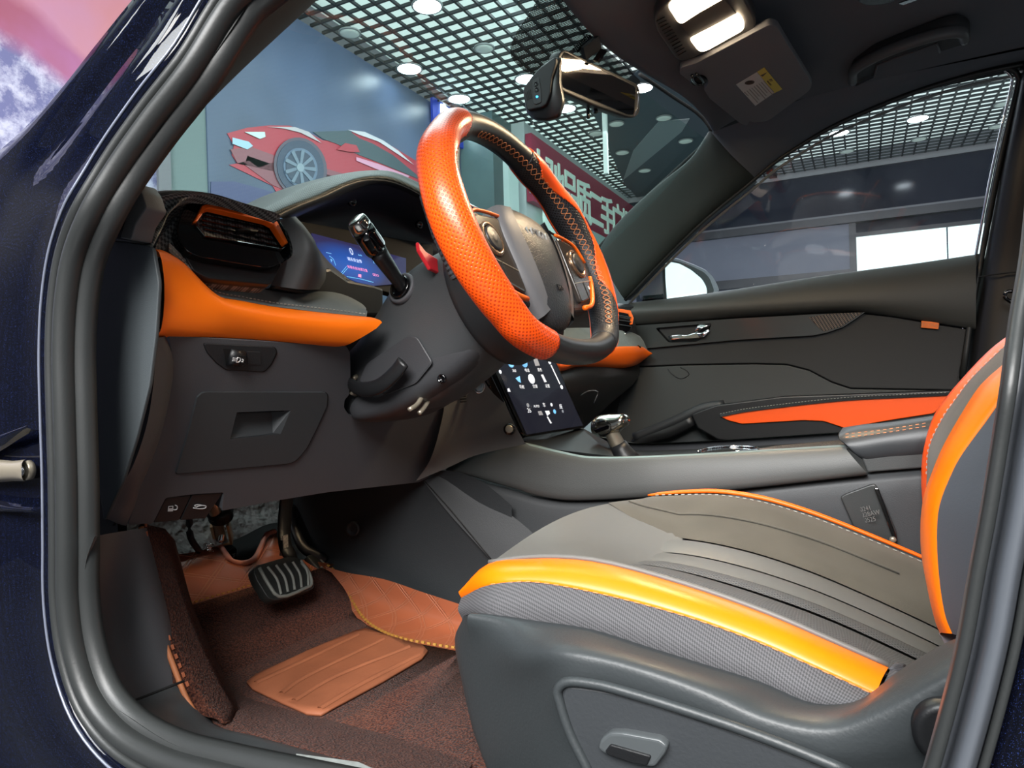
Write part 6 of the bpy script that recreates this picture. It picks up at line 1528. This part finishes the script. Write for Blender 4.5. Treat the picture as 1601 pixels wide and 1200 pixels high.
# heel pad
hp = mat_outline([(386, 1080), (400, 1068), (480, 1030), (555, 998), (572, 994), (600, 1003), (662, 1022), (669, 1030), (660, 1042), (600, 1078), (520, 1122), (502, 1132), (480, 1130), (440, 1112), (395, 1090)], .0035, M['pad_brown'], 'heel_pad', .009)
for k, (p0, p1, p2) in enumerate((((400, 1083), (470, 1050), (560, 1005)), ((440, 1100), (470, 1078), (600, 1012)), ((460, 1112), (520, 1075), (640, 1025)), ((500, 1125), (560, 1088), (655, 1038)))):
    sweep('pad_rib', cr([G(a, b, .013) for a, b in (p0, p1, p2)], 8), [(-.004, 0), (-.002, .0022), (.002, .0022), (.004, 0)], M['pad_brown'], hp, up=(0, 0, 1), secclosed=False)
# ---- brake pedal
M['pedal_rubber'] = mat('pedal_rubber', (34, 36, 35), .45, grain=(400, .3), var=(120, .2))
bk2_ = thing('brake_pedal', 'wide ribbed brake pedal on a black arm', 'pedal', P(445, 900, x=.78))
BPL = plane3(P(395, 880, x=.80), P(490, 868, x=.80), P(432, 938, x=.765))
BN = BPL[1] if BPL[1].x < 0 else -BPL[1]
def BS(px, l=0): return [P(a[0], a[1], pl=(BPL[0] + BN * l, BPL[1])) for a in px]
def bz_(z): return off(z, 240, 760, .22486)
pd = slab('pedal_pad', BS(rnd(bz_([(690, 575, 12), (730, 545, 0), (940, 482, 20), (1030, 500, 14), (1100, 590, 10), (1122, 690, 12), (1110, 712, 8), (860, 795, 12), (800, 780, 8), (720, 650, 0)]), 8, 3)), -BN * .014, M['pedal_rubber'], bk2_, .003, 3)
tube('pad_rim', BS(bz_([(735, 565), (800, 680), (868, 765), (1050, 710), (1098, 680), (1080, 600), (1030, 530)]), .001), .0028, mat('worn_rubber', (112, 114, 108), .5), bk2_, 8, smooth=3)
for k in range(5):
    f = k / 4.0
    a0 = (790 + 245 * f * .95, 560 - 45 * f + 0); a1 = (885 + 200 * f * .95, 752 - 60 * f)
    am_ = ((a0[0] + a1[0]) / 2 + 18, (a0[1] + a1[1]) / 2 - 8)
    sweep('pad_rib', cr(BS(bz_([a0, am_, a1]), .0005), 5), [(-.0016, 0), (-.001, .003), (.001, .003), (.0016, 0)], bpy.data.materials['worn_rubber'], pd, up=tuple(BN), secclosed=False)
sweep('pedal_arm', cr([P(a, b, x=xx) for a, b, xx in ((450, 760, .84), (446, 800, .845), (444, 830, .84), (446, 852, .83), (455, 872, .815), (462, 885, .80))], 5), [(a, b) for a, b in circ(.014, 12, .006)], M['plastic_black'], bk2_, up=(1, 0, 0))
boxes('arm_label', [(P(446, 846, x=.822), (0, .005, 0), (0, 0, .010), (.001, 0, 0))], mat('arm_sticker', (150, 150, 145), .5, var=(300, .6)), bk2_)
# ---- accelerator
ac = thing('accelerator_pedal', 'small ribbed accelerator pedal right of the brake', 'pedal', P(520, 885, x=.84))
APL = plane3(P(500, 880, x=.86), P(535, 890, x=.86), P(512, 905, x=.83))
AN = APL[1] if APL[1].x < 0 else -APL[1]
def AS(px, l=0): return [P(a[0], a[1], pl=(APL[0] + AN * l, APL[1])) for a in px]
ap = slab('pedal_pad', AS(rnd(bz_([(1060, 480), (1160, 455), (1240, 480), (1310, 570), (1305, 610), (1190, 645), (1160, 600), (1160, 580)]), 6, 3)), -AN * .010, M['pedal_rubber'], ac, .002)
tube('pad_rim', AS(bz_([(1165, 560), (1215, 612), (1290, 590), (1290, 560)]), .001), .0022, bpy.data.materials['worn_rubber'], ac, 8)
for k in range(4):
    sweep('pad_rib', cr(AS(bz_([(1150 + 26 * k, 500 - 3 * k), (1190 + 24 * k, 545), (1215 + 22 * k, 602 - 6 * k)]), .0005), 4), [(-.0014, 0), (-.0008, .0022), (.0008, .0022), (.0014, 0)], bpy.data.materials['worn_rubber'], ap, up=tuple(AN), secclosed=False)
sweep('pedal_arm', cr([P(a, b, x=xx) for a, b, xx in ((452, 790, .93), (462, 830, .91), (475, 856, .89), (495, 868, .875), (510, 876, .865))], 5), circ(.010, 10, .007), M['plastic_black'], ac, up=(1, 0, 0))
# ---- steering shaft joint and brackets under the dash
sj = thing('steering_shaft', 'dull metal steering shaft joint above the footwell', 'steering shaft', P(345, 820, x=.93))
a0, a1 = P(332, 780, x=.90), P(352, 872, x=.96)
ax_ = (a1 - a0).normalized()
lathe('shaft', a0, ax_, [(.009, -.03), (.009, .10)], M['steel'], sj, 16)
lathe('rubber_boot', P(345, 805, x=.915), ax_, [(.012, -.014), (.020, -.008), (.014, -.002), (.019, .004), (.012, .01)], M['plastic_black'], sj, 24)
c = P(347, 832, x=.93); x, y, z = frame(ax_)
boxes('joint_yoke', [(c + x * .012, x * .0022, y * .008, z * .024), (c - x * .012, x * .0022, y * .008, z * .024), (c + z * .022, x * .013, y * .008, z * .002)], mat('yoke_steel', (170, 146, 112), .35, .4), sj, .001)
lathe('clamp_bolt', c - y * .006, y, [(.004, -.012), (.004, .012), (.006, .012), (.006, .016)], M['chrome'], sj, 8)
lathe('shaft_collar', P(355, 868, x=.955), ax_, [(.016, -.008), (.016, .006), (.011, .010)], M['gloss'], sj, 20)
tube('brake_cable', [P(a, b, x=.92) for a, b in ((300, 770), (296, 810), (298, 840), (312, 862))], .005, M['plastic_black'], sj, 8)
tube('return_spring', [P(328 + 6 * math.sin(k * 1.6), 850 + k * .9, x=.93 + .004 * math.cos(k * 1.6)) for k in range(14)], .0012, M['chrome'], sj, 5, smooth=2)
# ================================================================ overhead items
RZ = 1.375
def RP(px, z): return [P(a[0], a[1], z=z) for a in px]
def oz(z): return off(z, 800, 0, .26667)
rl_t = thing('reading_lamp', 'overhead console with two lit warm reading lamps', 'interior lamp', P(1110, 60, z=RZ))
rb = slab('lamp_console', RP(rnd(oz([(830, 110, 10), (850, 75, 0), (980, -60, 0), (1330, -120, 0), (1380, 10, 0), (1435, 110, 10), (1430, 165, 8), (1400, 185, 0), (1020, 362, 10), (960, 350, 10), (850, 180, 0)]), 8, 3), RZ - .004), (0, 0, .02), mat('console_shell', (60, 58, 58), .5, grain=(900, .3)), rl_t, .004, 3)
for k in range(12):
    a = oz([(850 + 16 * k * .72, 122 + 18 * k * 1.02), (895 + 16 * k * .72 + 0, 100 + 18 * k * 1.0)])
    p0, p1 = RP([a[0], a[1]], RZ - .0045)
    boxes('grille_bar', [((p0 + p1) / 2, (p1 - p0) / 2, (.0006, 0, 0), (0, 0, .001))], M['plastic_black'], rb)
M['warm'] = mat('warm_lamp_lens', (255, 228, 190), .4, emit=26)
mid_ = slab('console_bridge', RP(oz([(985, 140), (1245, -10), (1320, 85), (1050, 222)]), RZ - .006), (0, 0, .006), mat('bridge_plastic', (74, 66, 60), .5), rb, .001)
l1 = slab('lamp_lens', RP(rnd(oz([(918, 45, 4), (1000, -60, 0), (1200, -110, 0), (1250, -10, 4), (1100, 75, 0), (1000, 140, 5), (975, 132, 3)]), 3, 3), RZ - .0075), (0, 0, .006), M['warm'], rl_t, .001)
l2 = slab('lamp_lens', RP(rnd(oz([(1045, 235, 4), (1320, 85, 4), (1345, 105, 3), (1366, 150, 5), (1355, 180, 5), (1140, 300, 6), (1100, 305, 6)]), 3, 3), RZ - .0075), (0, 0, .006), M['warm'], rl_t, .001)
for c in (P(1085, 15, z=RZ - .02), P(1120, 55, z=RZ - .02)):
    l = bpy.data.lights.new('reading_bulb', 'AREA'); l.energy = 1.8; l.color = (1, .74, .45); l.size = .06; l.shape = 'RECTANGLE'; l.size_y = .03
    o = bpy.data.objects.new('reading_bulb', l); COL.objects.link(o); o.location = c
# sun visor
sv = thing('sun_visor', 'grey passenger sun visor with a white and yellow warning label', 'sun visor', P(1180, 120, z=RZ - .01))
vz_ = lambda z: off(z, 1100, 0, .3337)
VZ0 = RZ - .012
vis = rnd([(1078, 128, 0), (1062, 115, 3), (1064, 106, 3), (1090, 98, 4), (1203, 38, 8), (1215, 42, 4), (1235, 75, 0), (1262, 118, 8), (1270, 132, 8), (1266, 142, 6), (1200, 190, 8), (1178, 192, 3), (1172, 190, 0), (1168, 197, 2), (1158, 194, 4), (1110, 155, 0), (1100, 140, 4), (1108, 130, 5), (1104, 120, 5), (1092, 116, 5)], 5, 3)
VPL = plane3(P(1078, 128, z=VZ0), P(1203, 38, z=VZ0), P(1160, 194, z=VZ0 - .012))
VNN = VPL[1] if VPL[1].z < 0 else -VPL[1]
def VSf(px, l=0): return [P(p[0], p[1], pl=(VPL[0] + VNN * l, VPL[1])) for p in px]
slab('visor_board', VSf(vis), -VNN * .012, mat('visor_vinyl', (104, 105, 109), .65, grain=(900, .35)), sv, .004, 3)
def lz2(z): return off(z, 1120, 80, .1)
lbl = slab('warning_label', VSf(lz2([(310, 525), (635, 330), (905, 650), (610, 855)]), .0007), -VNN * .0006, mat('label_white', (196, 196, 190), .6), sv, 0)
slab('label_band', VSf(lz2([(640, 325), (750, 258), (1030, 595), (905, 655)]), .0008), -VNN * .0006, mat('label_yellow', (206, 190, 84), .6), lbl, 0)
BR = mat('label_print', (84, 66, 54), .6)
slab('warning_triangle', VSf(lz2([(690, 380), (795, 330), (725, 400)]), .0012), -VNN * .0003, BR, lbl, 0)
cc_ = VSf(lz2([(520, 490)]), .001)[0]
lathe('ban_ring', cc_, VNN, [(.0088, 0), (.0088, .0004), (.0072, .0004), (.0072, 0)], BR, lbl, 24)
e1 = (VSf(lz2([(905, 650)]))[0] - VSf(lz2([(635, 330)]))[0]).normalized(); e2 = VNN.cross(e1)
boxes('ban_bar', [(cc_ + VNN * .0002, (e1 + e2).normalized() * .008, (e1 - e2).normalized() * .0006, VNN * .0002)], BR, lbl)
text('ban_symbol', 'R', cc_ + VNN * .0001, e1, e2, .010, BR, lbl, .0001)
for k in range(9):
    f = k / 8
    a = Vector((440 + 300 * f, 640 - 175 * f)); b = a + Vector((205, 225)) * (.55 + .4 * ((k * 37) % 10) / 10)
    if k in (0,): b = a + Vector((60, 60))
    p0, p1 = VSf(lz2([(a.x, a.y), (b.x, b.y)]), .001)
    boxes('print_line', [((p0 + p1) / 2, (p1 - p0) / 2, (p1 - p0).normalized().cross(VNN) * .0006, VNN * .0002)], mat('print_grey', (140, 138, 132), .6) if k == 0 else bpy.data.materials['print_grey'], lbl)
text('label_heading', '警告', VSf(lz2([(850, 455)]), .0012)[0], e1, e2, .006, BR, lbl, .0001)
text('label_heading', 'WARNING', VSf(lz2([(825, 500)]), .0012)[0], e1, e2, .005, BR, lbl, .0001)
# visor clip
vc = P(1093, 128, z=VZ0)
hk = lathe('visor_pivot', vc + Vector((0, 0, -.002)), (0, 0, -1), [(.016, -.012), (.016, -.002), (.013, .0), (.010, -.008)], M['plastic_black'], sv, 24)
tube('pivot_hook', [P(a, b, z=VZ0 - .006) for a, b in ((1082, 118), (1084, 126), (1092, 132), (1100, 130), (1094, 120), (1088, 116))], .003, M['gloss'], sv, 8)
# grab handle
gh = thing('grab_handle', 'folded black grab handle on the passenger side of the roof', 'grab handle', P(1420, 100, y=-.5))
hzp = lambda z: off(z, 1100, 0, .33333)
def GY(px, zz): return [P(p[0], p[1], z=zz) for p in px]
slab('handle_well', GY(rnd(hzp([(685, 350), (700, 310), (800, 250), (1130, 130), (1200, 115), (1250, 140), (1250, 200), (1110, 245), (1100, 205), (815, 305), (805, 360), (720, 400), (690, 385)]), 6, 3), 1.404), (0, 0, .02), mat('handle_well', (40, 41, 43), .6), gh, .002)
sweep('handle_grip', cr(GY(hzp([(700, 380), (706, 330), (760, 290), (860, 240), (1000, 190), (1130, 155), (1205, 150), (1225, 185)]), 1.395), 5), circ(.0085, 12, .011), mat('handle_vinyl', (84, 86, 88), .45, grain=(900, .2)), gh, up=(0, 0, 1))
sweep('handle_lip', cr(GY(hzp([(715, 402), (800, 362), (815, 306), (900, 272), (1000, 240), (1095, 204), (1108, 245)]), 1.400), 1), circ(.0022, 8), M['plastic'], gh)
# second overhead fitting at the top edge
mh = thing('coat_hook_housing', 'oval recessed roof fitting cut by the top edge of the picture', 'roof fitting', P(1390, 2, z=1.39))
mpp = [(1378 + 36 * math.cos(t), 0 + 11 * math.sin(t) - 3 - 6 * math.cos(t)) for t in [2 * math.pi * k / 24 for k in range(24)]]
slab('fitting_body', [P(a, b, z=1.394) for a, b in mpp], (0, 0, .02), M['gloss'], mh, .003)
slab('bright_strip', [P(a, b, z=1.392) for a, b in ((1405, 6), (1432, -4), (1440, -2), (1412, 8))], (0, 0, .002), M['chrome'], mh, 0)
# ================================================================ rear-view mirror
rv = thing('rear_view_mirror', 'black framed interior mirror reflecting the warm lamp', 'mirror', P(935, 130, y=0))
MA, MB_, MC = P(884, 82, y=.10), P(1000, 135, y=-.10), P(874, 132, y=.105)
MPL = plane3(MA, MB_, MC); MN = MPL[1] if MPL[1].x < 0 else -MPL[1]
def MSf(px, l=0): return [P(p[0], p[1], pl=(MPL[0] + MN * l, MPL[1])) for p in px]
def rz2(z): return off(z, 810, 70, .12492)
fr = rnd(rz2([(590, 55, 5), (1500, 490, 6), (1530, 560, 6), (1525, 860, 6), (1460, 915, 6), (1380, 905, 4), (980, 770, 0), (560, 590, 7), (465, 480, 6), (470, 250, 0), (530, 90, 6)]), 5, 3)
shell = slab('mirror_shell', MSf(fr), -MN * .022, M['plastic_black'], rv, .004, 3)
gq = N('dim_mirror'); gq.sv('Metallic', 1); gq.sv('Roughness', .03); gq.col((.42, .40, .38, 1))
slab('mirror_glass', MSf(rnd(rz2([(580, 85, 3), (1460, 520, 4), (1475, 560, 3), (1450, 880, 4), (1370, 870, 0), (560, 530, 5), (530, 450, 4), (545, 150, 0)]), 4, 3), .001), -MN * .002, gq.m, rv, .0005)
sweep('glass_edge', [p for p in MSf(rz2([(1490, 545), (1505, 640), (1490, 800), (1450, 890)]), .001)], circ(.0012, 6), M['chrome'], rv)
tube('anti_glare_tab', [P(a, b, y=-.01) for a, b in ((930, 162), (931, 172), (932, 176))], .004, M['plastic_black'], rv, 8)
tube('mirror_lever', [P(a, b, y=.0) for a, b in ((919, 158), (919, 170), (920, 185))], .003, M['plastic_black'], rv, 8)
# mount legs to the header
mt1 = [P(a, b, y=yy) for a, b, yy in ((898, 82, .06), (918, 66, .04), (926, 56, .03))]
for (p, q_) in ((((899, 80)), ((922, 56))), (((932, 96)), ((944, 78)))):
    a3, b3 = P(p[0], p[1], y=.04), P(q_[0], q_[1], y=.02)
    boxes('mount_leg', [((a3 + b3) / 2, (b3 - a3) / 2, (0, .004, 0), (.004, 0, .002))], M['gloss'], rv)
boxes('mount_bridge', [((P(912, 84, y=.03) + P(936, 66, y=.02)) / 2, (P(936, 66, y=.02) - P(912, 84, y=.03)) / 2, (0, .006, .008), (.003, 0, .001))], M['plastic_dark'], rv)
# ================================================================ dash camera
dc = thing('dash_camera', 'black dash camera with a blue light beside the mirror', 'dash camera', P(848, 140, y=.12))
def DC(px, yy): return [P(p[0], p[1], y=yy) for p in px]
body_px = [(818, 140), (830, 122), (846, 104), (866, 90), (878, 90), (878, 130), (884, 160), (876, 184), (858, 190), (838, 189), (824, 178)]
def dring(k, yy, sq=1.0):
    c = Vector((850, 146)); return [P(c.x + (a - c.x) * k, c.y + (b - c.y) * k, y=yy) for a, b in [(p.x, p.y) for p in rnd(body_px, 6, 3)]]
loft('camera_body', [dring(.97, .09), dring(1, .105), dring(1, .135), dring(.96, .145), dring(.86, .150)], M['plastic_black'], dc, 1, 2, closed=True, cap=True)
pf = slab('side_plate', DC(rnd(rz2([(70, 520), (170, 400), (270, 290), (470, 145), (475, 220), (420, 400), (400, 600), (350, 740), (290, 780), (110, 820), (65, 640)]), 4, 3), .157), (0, -.012, 0), mat('camera_grey', (30, 31, 33), .6, spec=.3), dc, .002)
bs2 = slab('button_strip', DC(rnd(rz2([(175, 440), (260, 400), (285, 560), (290, 720), (210, 750), (185, 720)]), 3, 3), .1585), (0, -.003, 0), mat('strip_grey', (44, 46, 48), .6, spec=.3), pf, .0006)
for a, b in ((222, 490), (232, 560)): lathe('button', P(*rz2([(a, b)])[0], y=.1588), (0, 1, 0), [(.0038, -.001), (.0038, .0006), (.003, .001), (.0028, .0003)], M['plastic_black'], bs2, 16)
lathe('status_light', P(*rz2([(238, 650)])[0], y=.1588), (0, 1, 0), [(.0016, 0), (.0016, .0006), (.001, .0008)], mat('blue_led', (40, 170, 255), .3, emit=9), bs2, 12)
for k in range(4): 
    p0, p1 = DC(rz2([(95 + 18 * k, 600 - 14 * k), (118 + 16 * k, 690 - 8 * k)]), .1575)
    boxes('vent_slot', [((p0 + p1) / 2, (p1 - p0) / 2, (.0006, 0, 0), (0, .0005, 0))], M['void'], pf)
lathe('camera_lens', P(868, 150, y=.11), (.9, .1, -.2), [(.014, -.01), (.014, .012), (.010, .014), (.006, .013)], M['gloss'], dc, 24)
